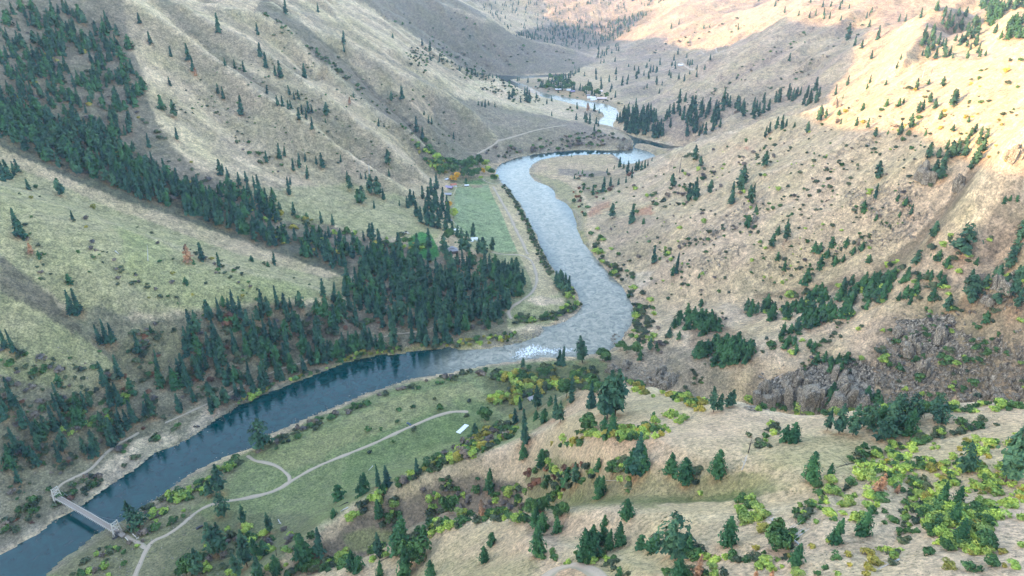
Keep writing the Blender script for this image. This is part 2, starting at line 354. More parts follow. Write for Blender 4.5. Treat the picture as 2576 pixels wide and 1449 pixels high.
def cr_mat(xf, xc):
    # Catmull-Rom style upsampling matrix from coarse coordinates xc to fine xf (dense rows as index/weight)
    i = np.clip(np.searchsorted(xc, xf) - 1, 0, len(xc) - 2)
    t = (xf - xc[i]) / (xc[i + 1] - xc[i])
    i0 = np.clip(i - 1, 0, len(xc) - 1); i3 = np.clip(i + 2, 0, len(xc) - 1)
    w0_ = -0.5 * t + t ** 2 - 0.5 * t ** 3; w1 = 1 - 2.5 * t ** 2 + 1.5 * t ** 3
    w2 = 0.5 * t + 2 * t ** 2 - 1.5 * t ** 3; w3 = -0.5 * t ** 2 + 0.5 * t ** 3
    return (i0, i, i + 1, i3), (w0_, w1, w2, w3)

def build_terrain():
    P = build_controls()
    w = rbf_solve(P)
    ca = np.concatenate([az_in[::4], [az_in[-1]]]) if (NA_IN - 1) % 4 else az_in[::4]
    caz = np.radians(np.concatenate([ca, az_out])); clr = LR[::4]
    if clr[-1] < LR[-1]: clr = np.append(clr, LR[-1])
    A, L = np.meshgrid(caz, clr, indexing='ij')
    Zc = rbf_eval(P, w, np.exp(L) * np.sin(A), np.exp(L) * np.cos(A))
    ii, ww = cr_mat(LR, clr); Z1 = sum(Zc[:, i] * q[None, :] for i, q in zip(ii, ww))
    ii, ww = cr_mat(AZ, caz); Z = sum(Z1[i, :] * q[:, None] for i, q in zip(ii, ww))
    A, L = np.meshgrid(AZ, LR, indexing='ij'); R = np.exp(L)
    X = R * np.sin(A); Y = R * np.cos(A)
    return X, Y, Z, R

def finish_terrain(X, Y, Z, R):
    riv = refine(RIVER, lambda a: max(10, np.hypot(*a) * 0.02), 5.0)
    ins = inside(riv, X, Y)
    near = (Z < 60) & (R < 4200) & (X > -700) & (X < 900)
    d = np.full(X.shape, 1e3)
    d[near] = seg_dist(riv, X[near], Y[near])
    # relief noise: spur-and-gully texture, fading on the flats and by the river
    slope_amt = np.clip((Z - 14) / 60, 0, 1) 
    n1 = ridged(X / 150 + 3, Y / 150 + 1, 4) - 0.35
    n2 = fbm(X / 34, Y / 34, 4)
    n3 = fbm(X / 7, Y / 7, 3)
    amp = np.clip(R / 600, 0.5, 1.0)
    Z = Z + slope_amt * (n1 * 4.0 * np.clip((R-350) / 700, 0, 1.6) + n2 * 2.2 * amp) + n2 * .5 * np.clip(d / 30, 0, 1) + n3 * 0.28
    m = np.clip(0.5 - X / 160, 0, 1) * np.clip((Y - 800) / 120, 0, 1)     # the big left mountain: fine parallel rills down its face
    rl = ridged((Y + 0.22 * X) / 60, (X - 0.2 * Y) / 420, 3) - 0.4
    Z = Z + m * slope_amt * rl * 2.6 * np.clip((Z - 40) / 80, 0, 1)
    G_ = Ground(Z); P_ = [p for l in RIBS for p in l[0]]; cx, cy, _ = G_.cast([p[0] for p in P_], [p[1] for p in P_], n=900); i_ = 0
    for pl, hh, ww in RIBS:
        w = np.stack([cx[i_:i_ + len(pl)], cy[i_:i_ + len(pl)]], 1); i_ += len(pl); w = w[~np.isnan(w[:, 0])]
        if len(w) < 2: continue
        lo = w.min(0) - 5 * ww; hi = w.max(0) + 5 * ww; b = (X > lo[0]) & (X < hi[0]) & (Y > lo[1]) & (Y < hi[1])
        xx = X[b] + ww * .5 * vnoise(X[b] / 35, Y[b] / 35); yy = Y[b] + ww * .5 * vnoise(X[b] / 35 + 9, Y[b] / 35)
        Z[b] += hh * np.exp(-seg_dist(w, xx, yy, False) / ww) * np.clip((Z[b] - 8) / 30, 0, 1)
    for k, (hh, ww) in {'r1': (23, 24), 'r1b': (19, 22), 'r2': (27, 24), 'r3': (23, 28), 'r4': (15, 26), 'r5': (11, 22), 'rm': (12, 18), 'g1': (-16, 18), 'g1c': (-16, 18), 'g2': (-22, 22), 'g3': (-15, 20), 'gm': (-11, 16), 'L1': (4, 16), 'L0': (3, 9), 'N': (2.2, 7), 'N3': (2.0, 6), 'N5': (1.5, 4), 'Nc': (1.6, 8), 'G6': (-5, 12), 'M5': (12, 30), 'spb': (9, 22), 'gbc': (-8, 22), 'M6': (5, 14), 'M5g': (-14, 30), 'M5r': (14, 26), 'M4b': (8, 30), 'M4d': (8, 30), 'M2': (9, 30), 'L0g': (-4, 8), 'Ng': (-2.0, 6)}.items():
        w = world_line(k, LINES[k])[:, :2]; lo = w.min(0) - 5 * ww; hi = w.max(0) + 5 * ww
        b = (X > lo[0]) & (X < hi[0]) & (Y > lo[1]) & (Y < hi[1])
        xx = X[b] + 5 * vnoise(X[b] / 40, Y[b] / 40); yy = Y[b] + 5 * vnoise(X[b] / 40 + 9, Y[b] / 40)
        Z[b] += hh * np.exp(-seg_dist(w, xx, yy, False) / ww) * np.clip((Z[b] - 8) / 40, 0, 1)
    mr = np.clip((X - 20) / 120, 0, 1) * np.clip((Y - 380 - 0.25 * X) / 90, 0, 1); fr = np.clip((Z - 16) / 60, 0, 1) * mr
    wx = X + 14 * fbm(X / 90, Y / 90, 2); wy = Y + 14 * fbm(X / 90 + 7, Y / 90, 2)
    Z = Z + fr * np.clip(R / 900, .3, 1.6) * (9.5 * (ridged((0.61 * wx - 0.79 * wy) / 95, (0.79 * wx + 0.61 * wy) / 520, 2) - .45) + 3.0 * (ridged((0.61 * wx - 0.79 * wy) / 30, (0.79 * wx + 0.61 * wy) / 140, 3) - .45))
    m3 = np.clip((250 - X) / 250, 0, 1) * np.clip((Y - 2000) / 200, 0, 1) * (Z > 12); Z = Z + m3 * np.clip((Z - 12) / 60, 0, 1) * 24 * (ridged((Y + 0.9 * X) / 150, (X - .5 * Y) / 600, 3) - .4)
    m2 = m * slope_amt * np.clip((Z - 40) / 80, 0, 1); Z = Z + m2 * 1.1 * (ridged((Y + 0.25 * X) / 19, X / 160, 3) - 0.4)
    out = ~ins & near
    lim = 0.35 + np.minimum(d, 60) * 0.06
    lim = np.where(out, lim, -1e3)
    Z = np.where(out, np.maximum(Z, lim), Z)
    cap = np.maximum(0.8 + d * 0.40 + 0.9 * vnoise(X / 5, Y / 5), 0.3)
    ov = np.maximum(Z - cap, 0) * np.clip(1 - (d - 6) / 50, 0, 1)
    Z = np.where(out & (R < 3300), Z - ov, Z)
    Z = np.where(ins, -0.25 - np.minimum(d * 0.14, 2.6), Z)
    return Z, ins, d, riv

class Ground:
    def __init__(s, Z): s.Z = Z
    def h(s, x, y):
        az = np.arctan2(x, y); az = np.where(az < AZ[0], az + 2 * math.pi, az)
        lr = 0.5 * np.log(np.maximum(x * x + y * y, R0 * R0 * 1.0001))
        fa = np.interp(az, AZ, np.arange(len(AZ))); fl = (lr - LR[0]) / (LR[1] - LR[0])
        i = np.clip(fa.astype(int), 0, len(AZ) - 2); j = np.clip(fl.astype(int), 0, NR - 2)
        a = np.clip(fa - i, 0, 1); b = np.clip(fl - j, 0, 1)
        Z = s.Z
        return (Z[i, j] * (1 - a) + Z[i + 1, j] * a) * (1 - b) + (Z[i, j + 1] * (1 - a) + Z[i + 1, j + 1] * a) * b
    def cast(s, u, v, n=1400, tmin=70, tmax=7500):
        u = np.atleast_1d(np.asarray(u, float)); v = np.atleast_1d(np.asarray(v, float))
        a, c, d = ray(u, v); t = np.full(u.shape, tmin, float); tp = t.copy(); hit = np.zeros(u.shape, bool); res = np.full(u.shape, np.nan)
        k = (tmax / tmin) ** (1.0 / n); act = np.arange(len(u))
        for it in range(n):
            tn = t[act] * k
            g = CAM_H + d[act] * tn - s.h(a[act] * tn, c[act] * tn)
            hh = g <= 0
            if hh.any():
                idx = act[hh]; lo = t[idx]; hi = tn[hh]
                for _ in range(7):
                    m = (lo + hi) / 2; gg = CAM_H + d[idx] * m - s.h(a[idx] * m, c[idx] * m)
                    hi = np.where(gg <= 0, m, hi); lo = np.where(gg <= 0, lo, m)
                res[idx] = hi
            t[act] = tn; act = act[~hh]
            if not len(act): break
        return a * res, c * res, CAM_H + d * res
# ================================================================ scene
import bpy, bmesh, random, time
from mathutils import Vector, Matrix
T0 = time.time()
SC = bpy.context.scene
COL = SC.collection
SUN_EL = math.radians(14.0)
SUN_DIR = np.array([-1.0, -0.3]) / math.hypot(1, 0.3)      # horizontal direction towards the sun
KIND_NAMES = {}

def link(o, parent=None):
    COL.objects.link(o)
    if parent is not None: o.parent = parent
    return o
def tag(o, label=None, cat=None, group=None, kind=None):
    if label: o['label'] = label
    if cat: o['category'] = cat
    if group: o['group'] = group
    if kind: o['kind'] = kind
    return o
def empty(name, loc=(0, 0, 0), rz=0.0):
    o = bpy.data.objects.new(name, None); o.empty_display_size = 0.5
    o.location = loc; o.rotation_euler = (0, 0, rz); link(o); return o

# ---------------------------------------------------------------- mesh helpers
class MB:
    """collects loose shapes into one mesh"""
    def __init__(s): s.v = []; s.f = []
    def add(s, vs, fs):
        n = len(s.v); s.v += [tuple(p) for p in vs]; s.f += [tuple(i + n for i in f) for f in fs]; return s
    def box(s, c, size, rz=0.0, top=1.0, taper=None):
        hx, hy, hz = size[0] / 2, size[1] / 2, size[2] / 2; cs, sn = math.cos(rz), math.sin(rz); vs = []
        for z, k in ((-hz, 1.0), (hz, top)):
            for x, y in ((-hx, -hy), (hx, -hy), (hx, hy), (-hx, hy)):
                x *= k; y *= k; vs.append((c[0] + x * cs - y * sn, c[1] + x * sn + y * cs, c[2] + z))
        return s.add(vs, [(0, 3, 2, 1), (4, 5, 6, 7), (0, 1, 5, 4), (1, 2, 6, 5), (2, 3, 7, 6), (3, 0, 4, 7)])
    def bar(s, a, b, w, h=None, n=4, w2=None):
        a = Vector(a); b = Vector(b); d = (b - a)
        if d.length < 1e-6: return s
        d.normalize(); up = Vector((0, 0, 1)) if abs(d.z) < 0.95 else Vector((0, 1, 0))
        x = d.cross(up).normalized(); y = x.cross(d); h = h or w; w2 = w2 or w; vs = []
        for p, k in ((a, 1.0), (b, w2 / w)):
            for i in range(n):
                t = (i + 0.5) / n * 2 * math.pi; q = 1.414 if n == 4 else 1.0
                vs.append(p + x * (math.cos(t) * w / 2 * q * k) + y * (math.sin(t) * h / 2 * q * k))
        fs = [(i, (i + 1) % n, n + (i + 1) % n, n + i) for i in range(n)] + [tuple(range(n))[::-1], tuple(range(n, 2 * n))]
        return s.add(vs, fs)
    def mesh(s, name, mat, smooth=False):
        me = bpy.data.meshes.new(name); me.from_pydata(s.v, [], s.f); me.update()
        if mat: me.materials.append(mat)
        if smooth: me.polygons.foreach_set('use_smooth', [True] * len(me.polygons))
        return me
    def build(s, name, mat, parent=None, smooth=False):
        return link(bpy.data.objects.new(name, s.mesh(name, mat, smooth)), parent)

def np_mesh(name, V, F, mat, smooth=False, attrs=None):
    """V (n,3), F (m,4) int quads"""
    me = bpy.data.meshes.new(name); n = len(V); m = len(F); k = F.shape[1]
    me.vertices.add(n); me.vertices.foreach_set('co', np.asarray(V, np.float32).ravel())
    me.loops.add(m * k); me.loops.foreach_set('vertex_index', np.asarray(F, np.int32).ravel())
    me.polygons.add(m); me.polygons.foreach_set('loop_start', np.arange(0, m * k, k, dtype=np.int32))
    if smooth: me.polygons.foreach_set('use_smooth', np.ones(m, bool))
    if attrs:
        for an, (typ, arr) in attrs.items():
            a = me.attributes.new(an, typ, 'POINT')
            a.data.foreach_set('color' if typ == 'FLOAT_COLOR' else 'value', np.asarray(arr, np.float32).ravel())
    me.update(calc_edges=True); me.validate()
    if mat: me.materials.append(mat)
    return me

# ---------------------------------------------------------------- materials
class NT:
    def __init__(s, name):
        s.m = bpy.data.materials.new(name); s.m.use_nodes = True; s.t = s.m.node_tree; s.t.nodes.clear()
        s.out = s.n('ShaderNodeOutputMaterial'); s.b = s.n('ShaderNodeBsdfPrincipled'); s.l(s.b.outputs[0], s.out.inputs[0])
        s.b.inputs['Roughness'].default_value = 0.9; s.b.inputs['Specular IOR Level'].default_value = 0.15
    def n(s, t, **k):
        q = s.t.nodes.new(t)
        for a, b in k.items(): setattr(q, a, b)
        return q
    def l(s, a, b): s.t.links.new(a, b)
    def noise(s, vec, scale, detail=4, rough=0.55, dist=0.0):
        q = s.n('ShaderNodeTexNoise'); q.inputs['Scale'].default_value = scale; q.inputs['Detail'].default_value = detail
        q.inputs['Roughness'].default_value = rough; q.inputs['Distortion'].default_value = dist
        if vec is not None: s.l(vec, q.inputs['Vector'])
        return q.outputs['Fac']
    def ramp(s, fac, stops):
        q = s.n('ShaderNodeValToRGB'); e = q.color_ramp.elements
        while len(e) < len(stops): e.new(0.5)
        for i, (p, c) in enumerate(stops): e[i].position = p; e[i].color = (c[0], c[1], c[2], 1) if not isinstance(c, (int, float)) else (c, c, c, 1)
        s.l(fac, q.inputs[0]); return q.outputs[0]
    def mix(s, fac, a, b, blend='MIX'):
        q = s.n('ShaderNodeMix', data_type='RGBA', blend_type=blend)
        for i, x in ((0, fac), (6, a), (7, b)):
            if hasattr(x, 'links'): s.l(x, q.inputs[i])
            elif i == 0: q.inputs[0].default_value = x
            else: q.inputs[i].default_value = (x[0], x[1], x[2], 1)
        return q.outputs[2]
    def math(s, op, a, b=0.0, clamp=False):
        q = s.n('ShaderNodeMath', operation=op, use_clamp=clamp)
        for i, x in ((0, a), (1, b)):
            if hasattr(x, 'links'): s.l(x, q.inputs[i])
            else: q.inputs[i].default_value = x
        return q.outputs[0]
    def bump(s, h, dist, strength=1.0):
        q = s.n('ShaderNodeBump'); q.inputs['Distance'].default_value = dist; q.inputs['Strength'].default_value = strength
        s.l(h, q.inputs['Height']); s.l(q.outputs[0], s.b.inputs['Normal']); return q
    def attr(s, name, out='Color'):
        q = s.n('ShaderNodeAttribute'); q.attribute_name = name; return q.outputs[out]
    def pos(s): return s.n('ShaderNodeNewGeometry').outputs['Position']
    def objrand(s): return s.n('ShaderNodeObjectInfo').outputs['Random']
    def color(s, c):
        if hasattr(c, 'links'): s.l(c, s.b.inputs['Base Color'])
        else: s.b.inputs['Base Color'].default_value = (c[0], c[1], c[2], 1)
        return s

def mat_plain(name, c, rough=0.8, spec=0.2, metal=0.0, var=0.15, scale=1.5):
    q = NT(name); co = q.n('ShaderNodeTexCoord').outputs['Object']
    f = q.noise(co, scale, 5)
    q.color(q.mix(f, [x * (1 - var) for x in c], [min(1, x * (1 + var)) for x in c]))
    q.b.inputs['Roughness'].default_value = rough; q.b.inputs['Specular IOR Level'].default_value = spec; q.b.inputs['Metallic'].default_value = metal
    return q.m

def mat_ground():
    q = NT('ground_cover'); p = q.pos()
    tint = q.attr('tint'); rock = q.attr('rock', 'Fac'); tuft = q.attr('tuft', 'Fac')
    big = q.noise(p, 0.012, 5, 0.6); mid = q.noise(p, 0.09, 5, 0.6); fine = q.noise(p, 0.55, 5, 0.68); vfine = q.noise(p, 2.2, 4, 0.7)
    m4 = q.noise(p, 0.26, 5, 0.65, 0.5)
    c = q.mix(1.0, tint, (1.25, 1.01, 0.90), 'MULTIPLY'); far = q.math('SUBTRACT', 1.0, q.math('MULTIPLY', q.math('SUBTRACT', tuft, 0.35), 0.95), True)
    def amp(f, lo, hi): return q.mix(f, q.mix(far, (1, 1, 1), lo), q.mix(far, (1, 1, 1), hi))
    c = q.mix(q.math('MULTIPLY', q.ramp(big, [(0.38, 0.0), (0.62, 1.0)]), 0.55), c, q.mix(1.0, c, (0.78, 0.88, 0.70), 'MULTIPLY'))
    c = q.mix(q.ramp(q.noise(p, 0.045, 6, 0.7, 0.6), [(0.52, 0.0), (0.68, 0.45)]), c, q.mix(0.5, q.mix(1.0, c, (0.60, 0.57, 0.54), 'MULTIPLY'), (0.145, 0.13, 0.112)))
    c = q.mix(1.0, c, amp(q.ramp(mid, [(0.34, 0.0), (0.66, 1.0)]), (0.68, 0.70, 0.70), (1.25, 1.23, 1.2)), 'MULTIPLY')
    c = q.mix(1.0, c, amp(q.ramp(m4, [(0.36, 0.0), (0.60, 1.0)]), (0.64, 0.67, 0.68), (1.18, 1.17, 1.14)), 'MULTIPLY')
    c = q.mix(q.ramp(fine, [(0.38, 0.0), (0.60, 1.0)]), q.mix(1.0, c, (0.58, 0.62, 0.60), 'MULTIPLY'), q.mix(1.0, c, (1.2, 1.18, 1.12), 'MULTIPLY'))
    # tufts: small dark spots with pale stalks between them
    v = q.n('ShaderNodeTexVoronoi'); v.inputs['Scale'].default_value = 0.85; q.l(p, v.inputs['Vector'])
    spots = q.ramp(v.outputs['Distance'], [(0.12, 1.0), (0.42, 0.0)])
    sp = q.math('MULTIPLY', q.math('MULTIPLY', spots, q.ramp(q.noise(p, 0.16, 3), [(0.42, 0.0), (0.62, 1.0)])), tuft)
    c = q.mix(q.math('MULTIPLY', sp, 0.72), c, q.mix(1.0, c, (0.36, 0.46, 0.34), 'MULTIPLY'))
    c = q.mix(q.ramp(vfine, [(0.35, 0.0), (0.7, 1.0)]), q.mix(1.0, c, (0.8, 0.8, 0.8), 'MULTIPLY'), q.mix(1.0, c, (1.18, 1.18, 1.15), 'MULTIPLY'))
    # bare broken rock showing through
    wp = q.n('ShaderNodeVectorMath', operation='MULTIPLY'); q.l(p, wp.inputs[0]); wp.inputs[1].default_value = (1.0, 1.0, 0.35)
    ra = q.noise(wp.outputs[0], 0.22, 8, 0.74, 0.9); rb = q.noise(wp.outputs[0], 0.6, 6, 0.75, 0.6)
    edge = q.ramp(ra, [(0.44, 0.0), (0.53, 1.0)])
    rc = q.mix(edge, (0.045, 0.040, 0.030), (0.225, 0.19, 0.14)); rc = q.mix(q.ramp(rb, [(0.5, 0.0), (0.6, 1.0)]), rc, (0.50, 0.43, 0.33))
    rf = q.math('MULTIPLY', rock, 1.0)
    rsel = q.ramp(q.math('ADD', rf, q.math('SUBTRACT', q.noise(p, 0.22, 7, 0.72), 1.0)), [(0.04, 0.0), (0.16, 1.0)])
    c = q.mix(rsel, c, rc)
    q.color(c)
    hb = q.math('ADD', q.math('MULTIPLY', fine, 1.2), q.math('MULTIPLY', vfine, 0.5))
    hb = q.math('ADD', hb, q.math('MULTIPLY', sp, 1.0))
    hb = q.math('ADD', hb, q.math('MULTIPLY', q.math('MULTIPLY', rsel, edge), 3.2))
    q.bump(hb, 0.38, 0.9)
    return q.m

def mat_foliage(name, dark, light, var=0.5, scale=0.5, warm=None):
    q = NT(name); p = q.pos(); r = q.objrand()
    f = q.noise(p, scale * 2.6, 4, 0.75)
    c = q.mix(q.ramp(f, [(0.40, 0.0), (0.60, 1.0)]), dark, light)
    tv = q.noise(p, 0.09, 2, 0.5)
    c = q.mix(q.ramp(tv, [(0.36, 0.0), (0.64, 1.0)]), q.mix(1.0, c, (0.62, 0.70, 0.80), 'MULTIPLY'), q.mix(1.0, c, (1.55, 1.4, 1.2), 'MULTIPLY'))
    c = q.mix(q.math('MULTIPLY', r, var), c, q.mix(1.0, c, warm or (0.6, 0.72, 0.8), 'MULTIPLY'))
    q.color(c); q.b.inputs['Roughness'].default_value = 0.75; q.b.inputs['Specular IOR Level'].default_value = 0.1
    return q.m

M = {}
M['ground'] = mat_ground()
M['pine'] = mat_foliage('pine_needles', (0.022, 0.066, 0.046), (0.078, 0.150, 0.078))
M['pine_b'] = mat_foliage('fir_needles', (0.018, 0.062, 0.048), (0.060, 0.130, 0.080))
M['young'] = mat_foliage('young_pine_needles', (0.022, 0.072, 0.034), (0.065, 0.155, 0.062))
M['dead'] = mat_foliage('dead_needles', (0.22, 0.11, 0.06), (0.42, 0.24, 0.14))
M['lime'] = mat_foliage('lime_leaves', (0.16, 0.235, 0.06), (0.46, 0.51, 0.13), 0.55, 0.45, (0.75, 1.05, 0.7))
M['leaf'] = mat_foliage('green_leaves', (0.035, 0.09, 0.035), (0.12, 0.21, 0.07), 0.5, 0.5)
M['olive'] = mat_foliage('olive_leaves', (0.05, 0.075, 0.045), (0.13, 0.155, 0.085), 0.5, 0.5)
M['yellow'] = mat_foliage('yellow_leaves', (0.18, 0.18, 0.04), (0.40, 0.36, 0.09), 0.4, 0.5, (1.0, 0.78, 0.7))
M['gold'] = mat_foliage('golden_leaves', (0.55, 0.27, 0.03), (0.85, 0.48, 0.07), 0.3, 0.5, (0.9, 0.9, 0.6))
M['red'] = mat_foliage('red_leaves', (0.13, 0.065, 0.045), (0.27, 0.13, 0.08), 0.4, 0.5)
M['twig'] = mat_foliage('bare_twigs', (0.135, 0.11, 0.09), (0.25, 0.205, 0.165), 0.3, 0.5)
M['bark'] = mat_plain('bark', (0.11, 0.075, 0.055), var=0.4, scale=4)
M['deadwood'] = mat_plain('dead_wood', (0.50, 0.47, 0.44), var=0.3, scale=3)
M['charred'] = mat_plain('charred_wood', (0.035, 0.03, 0.03), var=0.4, scale=3)
M['wood_pale'] = mat_plain('pale_timber', (0.66, 0.58, 0.48), var=0.2, scale=2)
M['plank'] = mat_plain('deck_planks', (0.33, 0.265, 0.21), var=0.3, scale=1.2)
M['steel'] = mat_plain('cable_steel', (0.35, 0.35, 0.35), 0.5, 0.5, 0.7)
def mat_rock():
    q = NT('boulder_rock'); co = q.pos(); wp = q.n('ShaderNodeVectorMath', operation='MULTIPLY'); q.l(co, wp.inputs[0]); wp.inputs[1].default_value = (1.0, 1.0, 0.4)
    a = q.noise(wp.outputs[0], 0.35, 8, 0.75, 0.8); b = q.noise(wp.outputs[0], 1.6, 5, 0.7)
    c = q.mix(q.ramp(a, [(0.36, 0.0), (0.6, 1.0)]), (0.045, 0.040, 0.030), (0.225, 0.19, 0.14)); c = q.mix(q.ramp(b, [(0.5, 0.0), (0.62, 1.0)]), c, (0.48, 0.41, 0.31))
    q.color(c); q.bump(q.math('ADD', a, b), 0.22, 0.7); return q.m
M['rock'] = mat_rock()
M['white'] = mat_plain('white_paint', (0.80, 0.80, 0.79), 0.5, 0.4, var=0.04)
M['log'] = mat_plain('house_logs', (0.11, 0.075, 0.055), var=0.3)
M['glass'] = mat_plain('window_glass', (0.05, 0.06, 0.08), 0.1, 0.6, var=0.1)
def roofmat(n, c): return mat_plain(n, c, 0.6, 0.3, var=0.22, scale=0.8)
M['roof_grey'] = roofmat('grey_shingles', (0.36, 0.33, 0.33)); M['roof_mauve'] = roofmat('mauve_metal_roof', (0.33, 0.26, 0.36))
M['roof_red'] = roofmat('rusty_red_roof', (0.46, 0.17, 0.10)); M['roof_white'] = roofmat('white_metal_roof', (0.78, 0.76, 0.74)); M['roof_pink'] = roofmat('pale_pink_roof', (0.75, 0.58, 0.52))
M['dirt'] = None
def mat_dirt():
    q = NT('packed_dirt'); p = q.pos(); f = q.noise(p, 0.35, 6, 0.65); g = q.noise(p, 2.0, 4, 0.6)
    c = q.mix(f, (0.34, 0.255, 0.185), (0.54, 0.41, 0.30)); edge = q.attr('across', 'Fac')
    # wheel ruts pale, centre and edge strips grassy
    rut = q.ramp(edge, [(0.0, 0.75), (0.16, 1.0), (0.30, 0.35), (0.5, 0.0), (0.70, 0.25), (0.86, 0.05), (1.0, 0.9)])
    c = q.mix(q.math('MULTIPLY', q.math('MULTIPLY', rut, q.ramp(f, [(0.3, 0.2), (0.7, 1.0)])), 0.8), c, (0.17, 0.19, 0.11))
    c = q.mix(g, q.mix(1.0, c, (0.85, 0.85, 0.85), 'MULTIPLY'), q.mix(1.0, c, (1.12, 1.12, 1.12), 'MULTIPLY'))
    q.color(c); q.bump(q.math('ADD', g, f), 0.2, 0.6); return q.m
M['dirt'] = mat_dirt()
def mat_water():
    q = NT('river_water'); p = q.pos()
    rip = q.attr('ripple', 'Fac'); foam = q.attr('foam', 'Fac')
    st = q.n('ShaderNodeVectorMath', operation='MULTIPLY'); q.l(p, st.inputs[0]); st.inputs[1].default_value = (1.0, 0.55, 1.0)
    a = q.noise(st.outputs[0], 0.7, 5, 0.65, 0.6); b = q.noise(p, 0.10, 6, 0.68, 1.2)
    h = q.math('ADD', q.math('MULTIPLY', a, 0.22), q.math('MULTIPLY', b, 0.7))
    bp = q.bump(q.math('MULTIPLY', h, rip), 1.0, 1.0)
    base = q.mix(q.ramp(b, [(0.35, 0.0), (0.65, 1.0)]), (0.0, 0.022, 0.022), (0.001, 0.045, 0.043))
    base = q.mix(q.ramp(rip, [(0.12, 0.0), (0.55, 1.0)]), base, q.mix(q.ramp(b, [(0.34, 0.0), (0.66, 1.0)]), (0.12, 0.125, 0.095), (0.37, 0.33, 0.245)))  # rippled reach paler: aerated water, plus sky reflection put into the base colour
    fn = q.noise(st.outputs[0], 0.42, 5, 0.75, 0.7)
    fm = q.ramp(q.math('ADD', foam, q.math('SUBTRACT', fn, 1.0)), [(0.22, 0.0), (0.36, 1.0)])
    q.color(q.mix(fm, base, (0.78, 0.80, 0.80)))
    r = q.math('ADD', q.math('MULTIPLY', rip, 0.10), 0.045); r = q.math('ADD', r, q.math('MULTIPLY', fm, 0.5), True)
    q.l(r, q.b.inputs['Roughness']); q.l(q.math('SUBTRACT', 0.5, q.math('MULTIPLY', rip, 0.45), True), q.b.inputs['Specular IOR Level']); q.b.inputs['IOR'].default_value = 1.42
    return q.m
M['water'] = mat_water()

# ---------------------------------------------------------------- ground sheet
X, Y, Z, R = build_terrain()
Z, INS, DRV, RIV = finish_terrain(X, Y, Z, R)
U, V, FW = project(X, Y, Z)
VIS = (FW > 60) & (U > -500) & (U < 3100) & (V > -120) & (V < 1560)
WU = 20 * fbm(X / 30, Y / 30, 5, gain=.65) + 22 * fbm(X / 110, Y / 110, 2); WV = 14 * fbm(X / 30 + 40, Y / 30 - 31, 5, gain=.65) + 14 * fbm(X / 110 + 5, Y / 110, 2)
wsc = np.clip(700 / np.maximum(FW, 100), 0.3, 1.6)
def zone(poly, soft=1.0, rng=None):
    """ragged-edged patch of ground cover, 0..1"""
    pl = np.array(poly, float); m = np.zeros(X.shape)
    b = VIS & (U > pl[:, 0].min() - 40) & (U < pl[:, 0].max() + 40) & (V > pl[:, 1].min() - 30) & (V < pl[:, 1].max() + 30)
    if rng: b &= (FW > rng[0]) & (FW < rng[1])
    acc = np.zeros(b.sum())
    for k in range(5):
        s = soft * (0.1 + 0.5 * k)
        acc += inside(pl, U[b] + (WU * wsc)[b] * s, V[b] + (WV * wsc)[b] * s)
    m[b] = acc / 5; return m
TAN = np.array([0.43, 0.365, 0.27]); TINT = np.zeros(X.shape + (3,)); TINT[:] = TAN
ROCK = np.zeros(X.shape); TUFT = np.full(X.shape, 0.5)
def paint(m, c, k=1.0):
    a = (m * k)[..., None]; TINT[:] = TINT * (1 - a) + np.array(c) * a
def rocky(m, k): ROCK[:] = np.maximum(ROCK, m * k)
PALE = (0.54, 0.475, 0.36); GTAN = (0.285, 0.295, 0.175); GREEN = (0.155, 0.215, 0.105); DGREEN = (0.09, 0.125, 0.068)
SOIL = (0.175, 0.178, 0.135); MAUVE = (0.175, 0.155, 0.135); SAND = (0.52, 0.455, 0.37); LITTER = (0.27, 0.155, 0.085)
n_big = fbm(X / 120, Y / 120, 3)
paint(np.clip(n_big * 1.5 + 0.2, 0, 0.5), PALE)
rz_ = np.clip((Z - 18) / 25, 0, 1)
mm_ = np.maximum(np.clip(0.5 - X / 220, 0, 1) * np.clip((Y - 800) / 120, 0, 1), np.clip((520 - X) / 300, 0, 1) * np.clip((Y - 1950) / 300, 0, 1) * np.clip((3900 - Y) / 400, 0, 1)) * rz_
stk = fbm((Y + 0.25 * X) / 16, X / 190, 4, gain=.6)
paint(mm_ * np.clip(stk * 1.6, 0, .55), (0.215, 0.20, 0.165)); paint(mm_ * np.clip(-stk * 1.6, 0, .5), PALE)
mr_ = np.clip((X - 90) / 120, 0, 1) * np.clip((Y - 420) / 120, 0, 1) * np.clip((Z - 6) / 14, 0, 1)
stk = fbm((Y - 0.9 * X) / 15, (X + Y) / 150, 4, gain=.6)
paint(mr_ * np.clip(stk * 1.5, 0, .5), (0.23, 0.205, 0.165)); paint(mr_ * np.clip(-stk * 1.4, 0, .45), PALE)
# brush and grass tones by slope facing, with relief shading painted into them
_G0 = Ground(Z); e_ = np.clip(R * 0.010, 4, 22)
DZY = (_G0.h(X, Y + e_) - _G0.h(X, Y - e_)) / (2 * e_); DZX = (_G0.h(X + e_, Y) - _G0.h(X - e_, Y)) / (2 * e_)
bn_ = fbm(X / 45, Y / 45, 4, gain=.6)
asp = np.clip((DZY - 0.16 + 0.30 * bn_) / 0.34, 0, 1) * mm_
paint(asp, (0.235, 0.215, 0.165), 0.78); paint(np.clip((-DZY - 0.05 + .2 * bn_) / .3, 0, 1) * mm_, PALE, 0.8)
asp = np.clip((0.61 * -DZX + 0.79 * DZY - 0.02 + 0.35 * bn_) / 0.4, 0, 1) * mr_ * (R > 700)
paint(asp, (0.20, 0.18, 0.15), 0.55)  # flanks of the right hills darkened to paint in gully shade
v1 = fbm(X / 70, Y / 70, 4, gain=.6); v2 = fbm(X / 28 + 50, Y / 28, 4, gain=.65)
